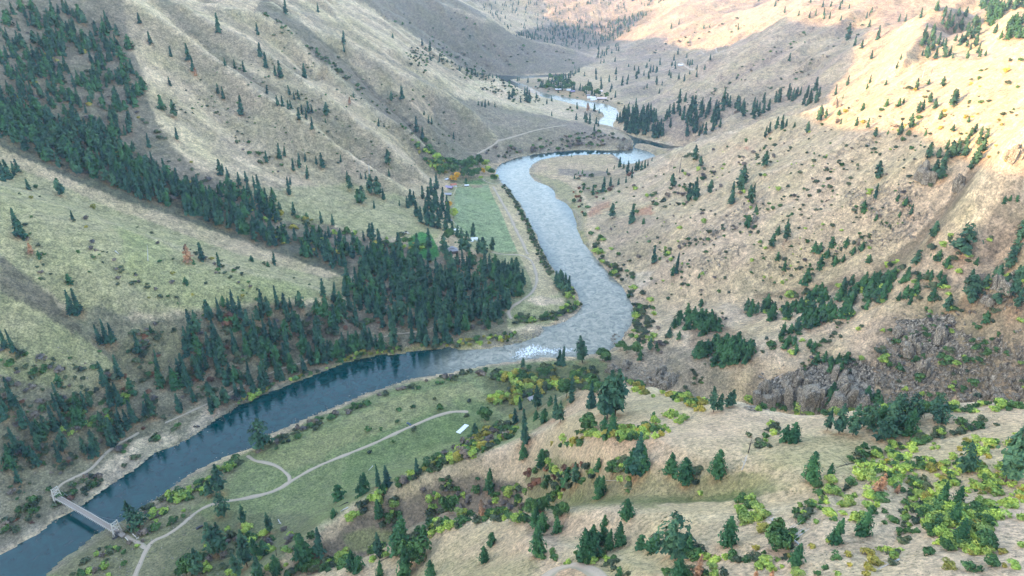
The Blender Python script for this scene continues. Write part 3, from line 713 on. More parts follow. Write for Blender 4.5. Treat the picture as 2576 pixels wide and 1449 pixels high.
paint(mr_ * np.clip((v1 + .5 * v2) * 2.2 - .2, 0, .5), (0.195, 0.175, 0.155)); paint(mr_ * np.clip(-(v1 + .5 * v2) * 2 - .1, 0, .6), (0.42, 0.38, 0.31))
# left grassy spurs
paint(zone([(-300,300),(0,345),(430,530),(870,690),(960,720),(860,750),(450,778),(250,790),(0,700),(-300,600)], rng=(400,1250)), GTAN, 0.85)
paint(zone([(300,560),(560,680),(860,740),(600,770),(440,770),(330,690)], rng=(400,1250)), (0.26,0.30,0.15), 0.6)
paint(zone([(-200,330),(0,352),(430,532),(700,632),(860,692),(820,700),(600,640),(300,530),(0,400),(-200,380)], 0.4, (400,1250)), TAN, 0.8)
# shrubby slopes above the left bank
paint(zone([(-300,900),(0,880),(120,790),(260,770),(330,800),(450,785),(860,758),(900,700),(1000,660),(1250,640),(1330,660),(1345,720),(1290,780),(1300,850),(1130,872),(950,893),(740,962),(500,1085),(250,1238),(0,1395),(-300,1500)], rng=(300,1300)), SOIL, 0.92)
paint(zone([(-200,690),(0,712),(100,772),(250,880),(330,960),(200,1000),(60,960),(-200,900)], 0.7, (300,900)), GTAN, 0.85)
paint(zone([(330,820),(450,800),(470,870),(360,960),(300,1010),(260,960)], rng=(300,1000)), (0.20,0.195,0.13), 0.8)
paint(zone([(900,760),(1020,770),(1000,830),(860,850),(760,860),(790,790)], rng=(300,1000)), MAUVE, 0.6)
paint(zone([(0,640),(130,750),(210,830),(180,840),(60,760),(0,740)], 0.7, (400,1000)), (0.13,0.125,0.10), 0.9)
# the big left mountain
paint(zone([(-400,-100),(280,-100),(330,90),(360,230),(420,360),(500,440),(620,470),(760,540),(900,590),(1130,620),(1130,660),(900,700),(700,640),(430,545),(200,462),(0,370),(-400,250)], rng=(700,3000)), (0.165,0.158,0.130), 0.92)
paint(zone([(0,250),(250,330),(470,460),(640,560),(880,650),(880,700),(700,640),(430,545),(200,462),(0,370)], 0.8, (700,2200)), (0.10,0.115,0.085), 0.8)
paint(zone([(600,480),(760,470),(870,455),(1040,500),(1130,570),(1100,600),(950,590),(860,570),(700,560)], rng=(800,1800)), (0.30,0.31,0.19), 0.85)
paint(zone([(1150,640),(1180,600),(1260,660),(1250,700),(1180,690)], 0.8, (600,1500)), TAN, 0.7)
for g, w_, c_, k_ in (([(644,20),(700,45),(769,100),(830,150),(880,205),(940,262),(1000,310),(1060,372),(1110,425)], 44, (0.155,0.150,0.125), .92),
                  ([(400,0),(470,60),(560,150),(640,208),(700,240)], 26, (0.19,0.18,0.145), .75), ([(540,80),(600,95),(700,160),(760,190)], 18, (0.2,0.19,0.15), .6),
                  ([(700,250),(790,290),(870,330),(960,400),(1010,440)], 20, (0.2,0.195,0.15), .6), ([(730,0),(800,60),(870,115),(960,175)], 18, (0.2,0.19,0.155), .6),
                  ([(800,10),(880,80),(980,150),(1080,215),(1180,262)], 8, (0.2,0.19,0.155), .6), ([(960,230),(1040,290),(1110,350),(1170,400)], 26, (0.18,0.175,0.14), .7)):
    g = np.array(g, float); up = g + [0.35 * w_, -0.55 * w_]; dn = g + [-0.2 * w_, 0.35 * w_]
    paint(zone(np.concatenate([up, dn[::-1]]), 0.55, (900,3000)), c_, k_)
paint(zone([(1100,240),(1280,262),(1400,290),(1500,318),(1588,350),(1590,378),(1450,378),(1300,398),(1200,420),(1120,430),(1080,330)], 0.8, (1000,2200)), (0.185,0.18,0.15), 0.85)
paint(zone([(1180,200),(1280,205),(1420,255),(1500,300),(1590,345),(1560,350),(1460,310),(1380,292),(1280,275),(1160,245)], 0.6, (1300,3000)), PALE, 0.8)
# far mountains
paint(zone([(900,-60),(1119,-40),(1288,85),(1408,117),(1470,135),(1492,158),(1440,180),(1290,192),(1190,192),(1060,100),(890,-10)], 0.6, (1900,3600)), (0.165,0.16,0.135), 0.92)
paint(zone([(1280,84),(1400,55),(1480,62),(1530,45),(1640,22),(1700,10),(1560,105),(1470,130),(1380,112)], 1.2, (3200,5200)), (0.13,0.135,0.115), 0.9)
rocky(zone([(1160,-60),(1750,-60),(1700,10),(1300,80)], 1.0, (3000,6000)), 0.45)
# valley floor
paint(zone([(1130,450),(1250,440),(1300,500),(1345,600),(1400,690),(1450,760),(1380,815),(1280,830),(1240,650),(1150,600),(1120,540)], 0.5, (600,1800)), (0.26,0.29,0.175), 0.9)
paint(zone([(1148,472),(1228,466),(1262,540),(1290,600),(1302,634),(1250,634),(1190,602),(1146,572),(1140,540)], 0.12, (600,1800)), (0.22,0.305,0.185), 0.95)
paint(zone([(1228,466),(1262,462),(1310,535),(1345,600),(1378,680),(1405,740),(1345,750),(1330,690),(1302,634),(1262,540)], 0.15, (600,1800)), (0.43,0.385,0.27), 0.92)
paint(zone([(1160,458),(1210,452),(1225,463),(1180,464)], 0.3, (600,1800)), (0.10,0.21,0.085), 0.9)
paint(zone([(1180,468),(1210,466),(1214,472),(1190,474)], 0.2, (600,1800)), (0.30,0.24,0.20), 0.8)
paint(zone([(1025,600),(1060,582),(1085,590),(1100,620),(1108,640),(1080,660),(1050,640),(1030,622)], 0.3, (600,1800)), (0.035,0.185,0.055), 0.95)
paint(zone([(1335,418),(1360,402),(1450,391),(1545,390),(1560,410),(1540,430),(1420,432),(1340,432)], 0.4, (800,2200)), (0.41,0.345,0.26), 0.9)
paint(zone([(1400,425),(1530,430),(1540,440),(1480,448),(1400,440)], 0.7, (800,2200)), (0.21,0.195,0.185), 0.85)
paint(zone([(1480,446),(1600,436),(1600,470),(1540,490),(1500,520),(1470,500),(1460,460)], 0.6, (800,2200)), (0.27,0.245,0.175), 0.9)
paint(zone([(1335,440),(1400,450),(1450,480),(1480,540),(1475,600),(1445,560),(1395,490)], 0.6, (800,2200)), (0.27,0.28,0.17), 0.8)
paint(zone([(1600,366),(1650,372),(1690,380),(1690,400),(1640,388)], 0.3, (1000,2600)), (0.30,0.28,0.2), 0.9)
paint(zone([(1290,205),(1400,200),(1480,235),(1560,260),(1540,270),(1440,250),(1340,228)], 0.6, (1500,3200)), (0.33,0.29,0.225), 0.9)
paint(zone([(1390,225),(1470,230),(1500,250),(1460,250),(1400,235)], 0.5, (1500,3200)), (0.37,0.28,0.17), 0.7)
# river sand and gravel
for pl in ([(190,1240),(240,1190),(290,1150),(340,1105),(400,1085),(460,1095),(395,1145),(345,1178),(300,1210),(250,1245)], [(480,1085),(500,1050),(530,1020),(560,1010),(560,1035),(520,1070),(490,1090)],
           [(1275,822),(1330,815),(1390,815),(1450,782),(1465,765),(1450,800),(1400,820),(1370,835),(1330,828),(1285,832)], [(1310,755),(1350,745),(1410,748),(1420,762),(1350,768)],
           [(600,1140),(640,1130),(650,1150),(625,1160),(600,1152)], [(1610,345),(1690,362),(1700,372),(1640,362)]):
    paint(zone(pl, 0.7), SAND, 0.95)
paint(zone([(1290,840),(1365,830),(1360,848),(1310,862),(1260,868)], 0.6, (500,1100)), (0.25,0.24,0.21), 0.9)
paint(zone([(740,955),(900,890),(1040,868),(1180,862),(1340,835),(1350,850),(1250,868),(1160,884),(1000,892),(870,918),(760,965)], 0.8, (400,1100)), (0.24,0.24,0.11), 0.85)
paint(zone([(1430,500),(1460,540),(1480,600),(1500,650),(1480,640),(1450,590)], 0.7, (700,1600)), (0.24,0.27,0.12), 0.7)
# right-hand ridge
paint(zone([(1480,530),(1740,362),(2077,262),(2576,105),(2900,60),(2900,300),(2470,420),(2350,560),(2182,687),(1932,745),(1660,800),(1560,700)], rng=(500,1800)), (0.43,0.375,0.29), 0.75)
paint(zone([(1500,560),(1600,540),(1700,560),(1640,640),(1560,660)], 1.6, (500,1800)), MAUVE, 0.35)
for pl in ([(1700,600),(1820,540),(1900,490),(1960,500),(1850,580),(1720,650)], [(1640,700),(1760,640),(1900,600),(1880,640),(1760,700)], [(2050,380),(2200,320),(2260,300),(2220,350),(2100,400)],
           [(2120,480),(2260,430),(2330,480),(2260,560),(2160,560)], [(2080,600),(2300,520),(2360,500),(2300,600),(2150,650)], [(1900,360),(2040,310),(2030,340),(1940,372)], [(2100,600),(1900,700),(1850,690),(2000,620)]):
    rocky(zone(pl, 2.2, (500,1800)), 0.55)
paint(zone([(1560,690),(1640,680),(1620,730),(1590,740)], 1.0, (500,1400)), (0.46,0.42,0.38), 0.8)
for pl in ([(1595,525),(1640,520),(1640,540),(1600,545)], [(1490,510),(1540,500),(1535,520),(1480,545)], [(1840,370),(1880,365),(1880,375)], [(1600,860),(1660,855),(1640,870)]):
    paint(zone(pl, 1.2, (400,1800)), (0.34,0.16,0.115), 0.65)
# the gully and its woods, canyon walls
paint(zone([(2182,687),(2307,590),(2407,480),(2467,400),(2440,480),(2360,580),(2330,640),(2250,700),(2080,745),(1900,760),(1900,740),(2060,725)], 1.0, (500,1300)), (0.19,0.165,0.125), 0.85)
paint(zone([(1730,800),(1800,800),(1900,870),(1890,920),(1780,925),(1730,890)], 1.0, (500,1300)), (0.21,0.17,0.12), 0.75)
paint(zone([(1500,900),(1650,860),(1760,880),(1830,960),(1760,1000),(1600,960),(1500,930)], 1.0, (500,1100)), (0.215,0.205,0.165), 0.85)
paint(zone([(2150,900),(2200,800),(2350,770),(2576,740),(2900,700),(2900,1040),(2200,1040),(2100,1000)], 1.2, (350,1000)), (0.235,0.21,0.165), 0.85)
rocky(zone([(1880,960),(1960,930),(2140,900),(2190,930),(2200,1040),(1900,1020)], 0.8, (350,1000)), 0.95)
rocky(zone([(2140,880),(2300,830),(2420,830),(2576,860),(2900,850),(2900,1030),(2200,1035)], 1.5, (350,1000)), 0.63)
rocky(zone([(2240,810),(2420,790),(2440,880),(2300,900)], 1.2, (350,1000)), 0.8)
rocky(zone([(1500,905),(1700,900),(1720,960),(1600,965)], 1.3, (350,1000)), 0.54)
rocky(zone([(2430,700),(2576,670),(2700,700),(2700,800),(2480,780)], 1.5, (350,1000)), 0.6)
# right bank flats
paint(zone([(60,1449),(300,1310),(480,1195),(640,1127),(780,1055),(1000,970),(1250,920),(1500,900),(1560,940),(1460,1010),(1300,1110),(1119,1185),(969,1226),(880,1284),(806,1337),(640,1460),(300,1560)], 0.5, (400,900)), GREEN, 0.92)
paint(zone([(640,1150),(800,1080),(1000,1000),(1180,960),(1250,1010),(1100,1040),(900,1110),(720,1190)], 1.0, (400,900)), (0.235,0.255,0.14), 0.7)
paint(zone([(860,1150),(960,1090),(1060,1050),(1150,1010),(1240,1010),(1230,1080),(1120,1120),(960,1180),(860,1220)], 1.3, (400,900)), (0.10,0.175,0.075), 0.45)
paint(zone([(1230,960),(1330,925),(1540,915),(1560,950),(1440,1000),(1300,1060),(1250,1020)], 1.0, (400,900)), (0.12,0.14,0.08), 0.85)
paint(zone([(100,1449),(300,1320),(420,1260),(600,1150),(620,1180),(500,1290),(560,1330),(480,1449)], 1.0, (400,900)), (0.195,0.19,0.135), 0.75)
paint(zone([(400,1449),(560,1290),(800,1300),(820,1340),(640,1449)], 1.2, (400,900)), (0.13,0.15,0.095), 0.7)
paint(zone([(330,1280),(560,1150),(600,1140),(560,1180),(360,1320)], 1.0, (400,900)), (0.27,0.26,0.2), 0.6)
# near ridge
paint(zone([(640,1449),(806,1337),(969,1226),(1194,1149),(1320,1095),(1400,1060),(1440,980),(1600,978),(1850,1015),(2000,1052),(2340,1022),(2800,1015),(2800,1600),(640,1600)], 0.25, (100,700)), (0.425,0.365,0.268), 0.9)
paint(zone([(700,1449),(800,1370),(900,1310),(1030,1240),(1100,1212),(1200,1200),(1300,1215),(1330,1290),(1200,1300),(1080,1325),(1000,1370),(870,1410),(780,1449)], 1.0, (200,600)), (0.17,0.155,0.13), 0.92)
paint(zone([(860,1340),(980,1330),(990,1370),(880,1400)], 1.2, (200,600)), (0.20,0.24,0.12), 0.8)
paint(zone([(1320,1190),(1420,1150),(1560,1160),(1760,1170),(1900,1190),(1960,1240),(1860,1262),(1600,1262),(1430,1290),(1340,1300)], 1.2, (200,500)), (0.20,0.215,0.12), 0.8)
paint(zone([(1440,1225),(1600,1240),(1760,1240),(1900,1235),(1880,1262),(1600,1265),(1440,1260)], 1.2, (200,500)), (0.12,0.16,0.07), 0.7)
paint(zone([(1300,1300),(1420,1290),(1400,1370),(1330,1350)], 1.2, (200,500)), (0.19,0.17,0.14), 0.7)
paint(zone([(1000,1449),(1130,1400),(1300,1380),(1380,1449)], 1.5, (150,500)), (0.27,0.28,0.155), 0.6)
paint(zone([(1400,1340),(1640,1380),(1700,1449),(1400,1449)], 1.5, (150,500)), (0.29,0.29,0.18), 0.6)
paint(zone([(1850,1100),(2100,1100),(2240,1150),(2100,1200),(1900,1180)], 1.5, (150,500)), (0.31,0.30,0.18), 0.6)
paint(zone([(2050,1230),(2250,1200),(2576,1280),(2800,1449),(2000,1600),(1850,1449),(1900,1340)], 1.5, (100,500)), (0.44,0.375,0.31), 0.6)
rocky(zone([(2270,1200),(2340,1170),(2480,1180),(2576,1230),(2576,1300),(2400,1260)], 2.0, (100,500)), 0.42)
rocky(zone([(860,1300),(1000,1250),(1200,1230),(1100,1300)], 2.0, (200,600)), 0.36)
paint(zone([(1560,1060),(1700,1100),(1600,1130),(1480,1100)], 1.0, (200,700)), (0.33,0.24,0.16), 0.5)
paint(zone([(1340,1470),(1370,1432),(1410,1412),(1450,1408),(1500,1424),(1550,1470)], 0.4, (100,500)), (0.47, 0.36, 0.265), 0.9)
TUFT[:] = 0.35 + 0.65 * np.clip((700 - R) / 300, 0, 1)
BANKM = np.where((DRV < 16) & ~INS & (R < 3500), np.clip(1 - np.abs(DRV - 4) / 12, 0, 1), 0) * np.clip(fbm(X / 30 + 9, Y / 30, 3) * 2 + 0.7, 0, 1)
paint(BANKM, (0.27, 0.255, 0.23), 0.75); rocky(BANKM, 0.5)
LITT = []      # litter under trees is added once the trees stand

far_r = np.clip((X - 60) / 250, 0, 1) * np.clip((Y - 1350) / 250, 0, 1) * np.clip((Z - 6) / 14, 0, 1)
paint(far_r * np.clip(.75 + v1, .4, 1), (0.255, 0.228, 0.205), 0.85)
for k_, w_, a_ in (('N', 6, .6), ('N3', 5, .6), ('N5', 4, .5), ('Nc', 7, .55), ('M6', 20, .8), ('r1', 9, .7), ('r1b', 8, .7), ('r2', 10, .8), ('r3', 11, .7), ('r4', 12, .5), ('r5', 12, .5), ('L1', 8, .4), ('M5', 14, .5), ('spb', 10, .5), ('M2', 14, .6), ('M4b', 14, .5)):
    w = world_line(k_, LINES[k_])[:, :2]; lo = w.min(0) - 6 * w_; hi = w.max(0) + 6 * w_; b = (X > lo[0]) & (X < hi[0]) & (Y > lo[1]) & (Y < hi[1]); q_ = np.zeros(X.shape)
    q_[b] = np.exp(-(seg_dist(w, X[b] + 6 * v2[b], Y[b] + 6 * v1[b], False) / w_) ** 1.5) * np.clip(.8 + v2[b], .2, 1); paint(q_, (0.47, 0.43, 0.34), a_)  # crests painted paler, part dry grass and part grazing skylight
# rugged relief in the rocky patches
rk = np.clip(ROCK - 0.3, 0, 1)
crag = ridged(X / 21, Y / 21, 5)
Z = Z + rk * np.clip(DRV / 12, 0, 1) * (crag - 0.3) * np.clip(R / 85, 1, 12.0)
G = Ground(Z)
def gz(x, y): return float(G.h(np.array([x]), np.array([y]))[0])
print('terrain', round(time.time() - T0, 1))

# ---------------------------------------------------------------- draped tracks
def track(name, pts, width, label_kind='structure', lift=0.12):
    p = np.array(pts, float); x, y, z = G.cast(p[:, 0], p[:, 1]); ok = ~np.isnan(x); P = np.stack([x, y], 1)[ok]
    # smooth spline through the points
    out = []
    for i in range(len(P) - 1):
        a, b, c, d = P[max(i - 1, 0)], P[i], P[i + 1], P[min(i + 2, len(P) - 1)]
        L = np.hypot(*(c - b)); n = max(2, int(L / 3.0))
        for j in range(n):
            t = j / n; out.append(0.5 * ((2 * b) + (c - a) * t + (2 * a - 5 * b + 4 * c - d) * t * t + (3 * b - a - 3 * c + d) * t ** 3))
    out.append(P[-1]); S = np.array(out); T = np.gradient(S, axis=0); T /= np.maximum(np.hypot(T[:, 0], T[:, 1]), 1e-6)[:, None]; Nn = np.stack([-T[:, 1], T[:, 0]], 1)
    k = 7; wob = 1 + 0.25 * vnoise(S[:, 0] / 11, S[:, 1] / 11) + 0.1 * np.sin(np.arange(len(S)) * 0.7) + 0.12 * vnoise(S[:, 0] / 6, S[:, 1] / 6); wob[0] = wob[-1] = 0.7
    offs = np.linspace(-0.5, 0.5, k); VX = S[:, None, 0] + Nn[:, None, 0] * offs[None] * (width * wob)[:, None]; VY = S[:, None, 1] + Nn[:, None, 1] * offs[None] * (width * wob)[:, None]
    VZ = G.h(VX, VY)
    for _ in range(2): VZ = np.maximum(VZ, G.h(VX, VY))
    VZ = VZ + (lift + np.maximum(np.hypot(VX, VY) - 900, 0) * 0.0006) * (1 - 2.4 * np.abs(offs)[None] ** 2.2)
    n = len(S); idx = np.arange(n * k).reshape(n, k)
    F = np.stack([idx[:-1, :-1], idx[:-1, 1:], idx[1:, 1:], idx[1:, :-1]], -1).reshape(-1, 4)
    me = np_mesh(name, np.stack([VX, VY, VZ], -1).reshape(-1, 3), F, M['dirt'], True, {'across': ('FLOAT', np.tile(np.linspace(0, 1, k), n))})
    return tag(link(bpy.data.objects.new(name, me)), kind=label_kind)
TRACKS = [
 [(335,1460),(352,1420),(366,1388),(385,1362),(420,1346),(455,1322),(490,1292),(525,1272),(560,1263),(610,1255),(665,1243),(705,1228),(730,1212),(790,1178),(860,1148),(930,1120),(1000,1088),(1060,1062),(1100,1046),(1140,1036),(1178,1036)],
 [(727,1214),(728,1200),(715,1186),(695,1172),(665,1163),(640,1158),(622,1146)],
 [(368,1380),(352,1368),(330,1356),(306,1343)],
 [(136,1252),(140,1236),(158,1216),(190,1200),(228,1180),(262,1145),(290,1122),(320,1105),(350,1088)],
 [(1106,818),(1069,831),(1019,838),(969,846),(931,862),(869,877),(800,898),(744,917),(700,930),(644,955),(600,977),(537,1009),(475,1037),(415,1064)],
 [(1236,634),(1270,640),(1310,642),(1335,655),(1346,680),(1350,708),(1338,735),(1310,757),(1288,772),(1279,786),(1286,802)],
 [(1200,388),(1245,362),(1290,345),(1340,330),(1380,322),(1425,316)],
 [(1468,167),(1520,162),(1580,157),(1650,151),(1713,145),(1770,136),(1830,124)],
 [(1560,205),(1600,197),(1640,187),(1690,174),(1720,163),(1790,148)],
 [(1280,200),(1340,228),(1400,246),(1470,268)],
]
WID = [4.0, 3.4, 3.8, 2.4, 1.6, 4.6, 4.5, 9.0, 9.0, 8.0]
for pl, w_ in zip(TRACKS, WID): track('dirt_road', pl, w_)
track('dirt_road', [(1350,1475),(1378,1448),(1402,1432),(1440,1422),(1475,1430),(1505,1449),(1520,1475)], 5.5)
track('airstrip_track', [(1240,470),(1266,515),(1292,565),(1312,605),(1328,640)], 5.5)

# ---------------------------------------------------------------- river
xs = np.concatenate([np.arange(-700, 500, 6.0), np.arange(500, 1000, 25.0)]); ys = np.concatenate([np.arange(240, 1200, 6.0), np.arange(1200, 3700, 20.0)])
GX, GY = np.meshgrid(xs, ys, indexing='ij'); wu, wv, wf = project(GX, GY, 0 * GX)
def wz(pl): return inside(np.array(pl, float), wu, wv).astype(float)
foam = 0.44 * wz([(1290,862),(1340,856),(1390,880),(1440,876),(1400,900),(1320,890)]) + 0.54 * wz([(1240,912),(1300,890),(1350,896),(1330,914),(1280,922)]) + 0.46 * wz([(1290,905),(1330,882),(1400,870),(1460,868),(1470,892),(1400,904),(1340,912)]) + 0.50 * wz([(1170,905),(1250,878),(1330,872),(1300,905),(1230,915)]) + 0.36 * wz([(1270,890),(1420,800),(1560,760),(1580,840),(1530,880),(1400,900)]) \
     + 0.62 * wz([(1310,394),(1345,388),(1345,392),(1315,398)]) + 0.5 * wz([(1490,645),(1560,720),(1590,790),(1560,800),(1540,740)])
foam = np.clip(foam, 0, 0.8)
rip = 0.10 + 0.55 * wz([(1050,950),(1180,870),(1300,860),(1380,820),(1460,760),(1360,600),(1280,480),(1250,435),(1290,408),(1345,398),(1400,500),(1480,600),(1620,790),(1540,890),(1300,920)])
rip = rip + .45 * wz([(1562,400),(1590,376),(1650,380),(1700,400),(1650,420),(1570,420)]) + .4 * wz([(1300,180),(1600,240),(1600,350),(1490,340),(1480,300),(1300,215)]); rip = np.clip(rip, 0.05, 0.8); 
for _ in range(14):
    for A_ in (rip, rip, foam) if _ < 5 else (rip, rip): A_[1:-1, 1:-1] = (A_[1:-1, 1:-1] * 2 + A_[:-2, 1:-1] + A_[2:, 1:-1] + A_[1:-1, :-2] + A_[1:-1, 2:]) / 6
nx, ny = GX.shape; idx = np.arange(nx * ny).reshape(nx, ny)
F = np.stack([idx[:-1, :-1], idx[1:, :-1], idx[1:, 1:], idx[:-1, 1:]], -1).reshape(-1, 4)
me = np_mesh('river', np.stack([GX, GY, 0 * GX], -1).reshape(-1, 3), F, M['water'], True, {'foam': ('FLOAT', foam), 'ripple': ('FLOAT', rip)})
tag(link(bpy.data.objects.new('river', me)), kind='structure')
# ================================================================ plants
def rot_quads(C, N, S, rng, asp=1.0):
    """quads centred at C (n,3), facing N, half size S (n,)"""
    n = len(C); N = N / np.maximum(np.linalg.norm(N, axis=1), 1e-6)[:, None]
    T = rng.randn(n, 3); T -= N * (T * N).sum(1)[:, None]; T /= np.maximum(np.linalg.norm(T, axis=1), 1e-6)[:, None]; B = np.cross(N, T)
    S = S[:, None]
    j = lambda: (0.75 + 0.5 * rng.rand(n, 1))
    V = np.stack([C - T * S * j() - B * S * asp * j(), C + T * S * j() - B * S * asp * j(), C + T * S * j() + B * S * asp * j(), C - T * S * j() + B * S * asp * j()], 1)
    return V.reshape(-1, 3)
def quads_idx(n): return np.arange(n * 4).reshape(n, 4)

def conifer(seed, levels, br, sprays, size, prof, lean=0.03, core=True, base=0.12, gap=0.0, droop=0.25, asp=0.55):
    """crown of unit height made of needle sprays along whorled limbs; prof(f) gives the radius"""
    rg = np.random.RandomState(seed); C = []; N = []; S = []
    lx, ly = rg.randn(2) * lean
    for i in range(levels):
        f = (i + rg.rand() * 0.7) / levels; z = base + (1 - base) * f; r0 = prof(f)
        for b in range(br + rg.randint(-1, 2)):
            if rg.rand() < gap: continue
            a = rg.rand() * 6.283; L = r0 * (0.62 + 0.5 * rg.rand()) * (1.25 if rg.rand() < .1 else 1.0)
            for s in range(sprays):
                t = (s + 0.6 + 0.3 * rg.rand()) / sprays
                q = L * t; dz = -droop * q * (0.6 + 0.6 * rg.rand()) + 0.015 * rg.randn()
                C.append((q * math.cos(a + 0.2 * rg.randn()) + lx * z, q * math.sin(a + 0.2 * rg.randn()) + ly * z, z + dz))
                N.append((math.cos(a) * (0.5 + .7 * t) + rg.randn() * .45, math.sin(a) * (0.5 + .7 * t) + rg.randn() * .45, 0.9 + rg.randn() * .4)); S.append(size * (0.7 + 0.6 * rg.rand()) * (0.55 + 0.75 * (1 - f)))
    C = np.array(C); V = rot_quads(C, np.array(N), np.array(S), rg, asp)
    F = quads_idx(len(C))
    # filler cone inside the crown, added to close see-through gaps
    if core:
        k = 7; m = 6; cv = []; 
        for i in range(m):
            f = i / (m - 1); z = base + 0.04 + (0.93 - base) * f; r = prof(min(f * 1.02, 1)) * 0.52 * (1 if i < m - 1 else 0.15)
            for a in range(k): rr = r * (0.75 + 0.5 * rg.rand()); cv.append((rr * math.cos(a / k * 6.283 + i) + lx * z, rr * math.sin(a / k * 6.283 + i) + ly * z, z + 0.02 * rg.randn()))
        n0 = len(V); cf = [(n0 + i * k + a, n0 + i * k + (a + 1) % k, n0 + (i + 1) * k + (a + 1) % k, n0 + (i + 1) * k + a) for i in range(m - 1) for a in range(k)]
        V = np.concatenate([V, np.array(cv)]); F = np.concatenate([F, np.array(cf)])
    return V, F
def trunk_vf(top=0.9, r=0.018, n=7, seed=0, limbs=0, lean=0.0):
    rg = np.random.RandomState(seed); m = MB(); m.bar((0, 0, -0.03), (0, 0, top * 0.5), r * 2, n=n, w2=r * 1.4); m.bar((0, 0, top * 0.5), (0, 0, top), r * 1.4, n=n, w2=r * 0.3)
    for i in range(limbs):
        z = 0.15 + 0.75 * rg.rand() * top; a = rg.rand() * 6.28; L = 0.05 + 0.11 * rg.rand() * (1.1 - z)
        m.bar((0, 0, z), (L * math.cos(a), L * math.sin(a), z + 0.03 * rg.randn() - .01), r * 0.35, n=3, w2=r * 0.1)
    return m
P_FIR = lambda f: 0.145 * (1 - f) ** 0.85 + 0.008
P_PINE = lambda f: 0.20 * math.sin(min(1, (0.12 + f * 0.95)) * math.pi) ** 0.75 * (1 - 0.35 * f) + 0.01
P_YOUNG = lambda f: 0.30 * (math.sin((0.22 + 0.78 * f) * math.pi) ** 0.8) * (1 - 0.25 * f) + 0.006
P_YOUNG2 = lambda f: 0.27 * (1 - f) ** 0.75 + 0.01
P_BROAD = lambda f: 0.33 * math.sin(min(1, 0.18 + f * 0.82) * math.pi) ** 0.6 + 0.02
def blob_tree(seed, lobes, per, size, rad=0.42, zc=0.62, zr=0.36, tight=1.0):
    rg = np.random.RandomState(seed); C = []; N = []; S = []
    for l in range(lobes):
        a = rg.rand() * 6.283; d = rad * (0.15 + 0.62 * rg.rand()); z = zc + zr * (rg.rand() - 0.5) * 1.3; lr = rad * (0.34 + 0.28 * rg.rand())
        cx, cy = d * math.cos(a), d * math.sin(a)
        for k in range(per):
            n = rg.randn(3); n /= np.linalg.norm(n); n[2] = abs(n[2]) * 0.9 - 0.25 * rg.rand(); rr = lr * (0.55 + 0.5 * rg.rand() ** 0.5)
            C.append((cx + n[0] * rr, cy + n[1] * rr, max(0.03, z + n[2] * rr * (zr / rad) * 1.25))); N.append(n + rg.randn(3) * 0.45); S.append(size * (0.6 + 0.8 * rg.rand()))
    C = np.array(C); return rot_quads(C, np.array(N), np.array(S), rg, 0.8), quads_idx(len(C))

# one set of shared meshes per kind: (trunk mesh, crown mesh)
KIT = {}
def kit(kind, variants, mat, trunk_mat='bark', tr=0.018, limbs=6):
    KIT[kind] = []
    for i, (V_, F_) in enumerate(variants):
        KIT[kind].append((trunk_vf(0.9, tr, seed=i, limbs=limbs).mesh('trunk', M[trunk_mat]), np_mesh('crown', V_, F_, M[mat])))
kit('fir', [conifer(10 + i, 26, 7, 3, 0.040, P_FIR, base=0.07, gap=0.12) for i in range(3)], 'pine_b')
kit('pine', [conifer(20 + i, 20, 7, 4, 0.046, P_PINE, base=0.2, gap=0.3, droop=0.12, core=False) for i in range(4)], 'pine', tr=0.016, limbs=16)
kit('young', [conifer(30 + i, 20, 10, 4, 0.046, P_YOUNG if i % 2 else P_YOUNG2, base=0.03, gap=0.1, droop=0.05, lean=0.04) for i in range(4)], 'young')
kit('broad', [conifer(40 + i, 17, 8, 5, 0.050, P_BROAD, base=0.16, gap=0.38, droop=0.05, core=False) for i in range(2)], 'pine', tr=0.02, limbs=24)
kit('deadpine', [conifer(50 + i, 16, 7, 3, 0.046, P_YOUNG2, base=0.06, gap=0.35, core=False) for i in range(2)], 'dead', limbs=16)
kit('gold', [blob_tree(60 + i, 10, 110, 0.042) for i in range(2)], 'gold', limbs=8)
kit('yellowgreen', [blob_tree(64 + i, 10, 110, 0.042) for i in range(2)], 'lime', limbs=8)
kit('cotton', [blob_tree(67 + i, 11, 110, 0.042, 0.45) for i in range(3)], 'leaf', limbs=8)
SHR = {}
for kn, mt in (('lime', 'lime'), ('leaf', 'leaf'), ('olive', 'olive'), ('yellow', 'yellow'), ('red', 'red'), ('twig', 'twig')):
    SHR[kn] = [np_mesh('shrub', *blob_tree(70 + i + 7 * len(kn), 9, 95, 0.052, 0.62, 0.36, 0.46), M[mt]) for i in range(3)]
WORD = {'fir': ('slender dark fir', 'fir_tree', 'fir tree'), 'pine': ('tall dark green pine', 'pine_tree', 'pine tree'), 'young': ('dense young pine', 'pine_tree', 'pine tree'), 'broad': ('broad old pine', 'pine_tree', 'pine tree'),
        'deadpine': ('rust-brown dead pine', 'dead_pine', 'dead tree'), 'gold': ('golden tree', 'autumn_tree', 'tree'), 'yellowgreen': ('yellow-green tree', 'leafy_tree', 'tree'), 'cotton': ('round leafy tree', 'leafy_tree', 'tree')}
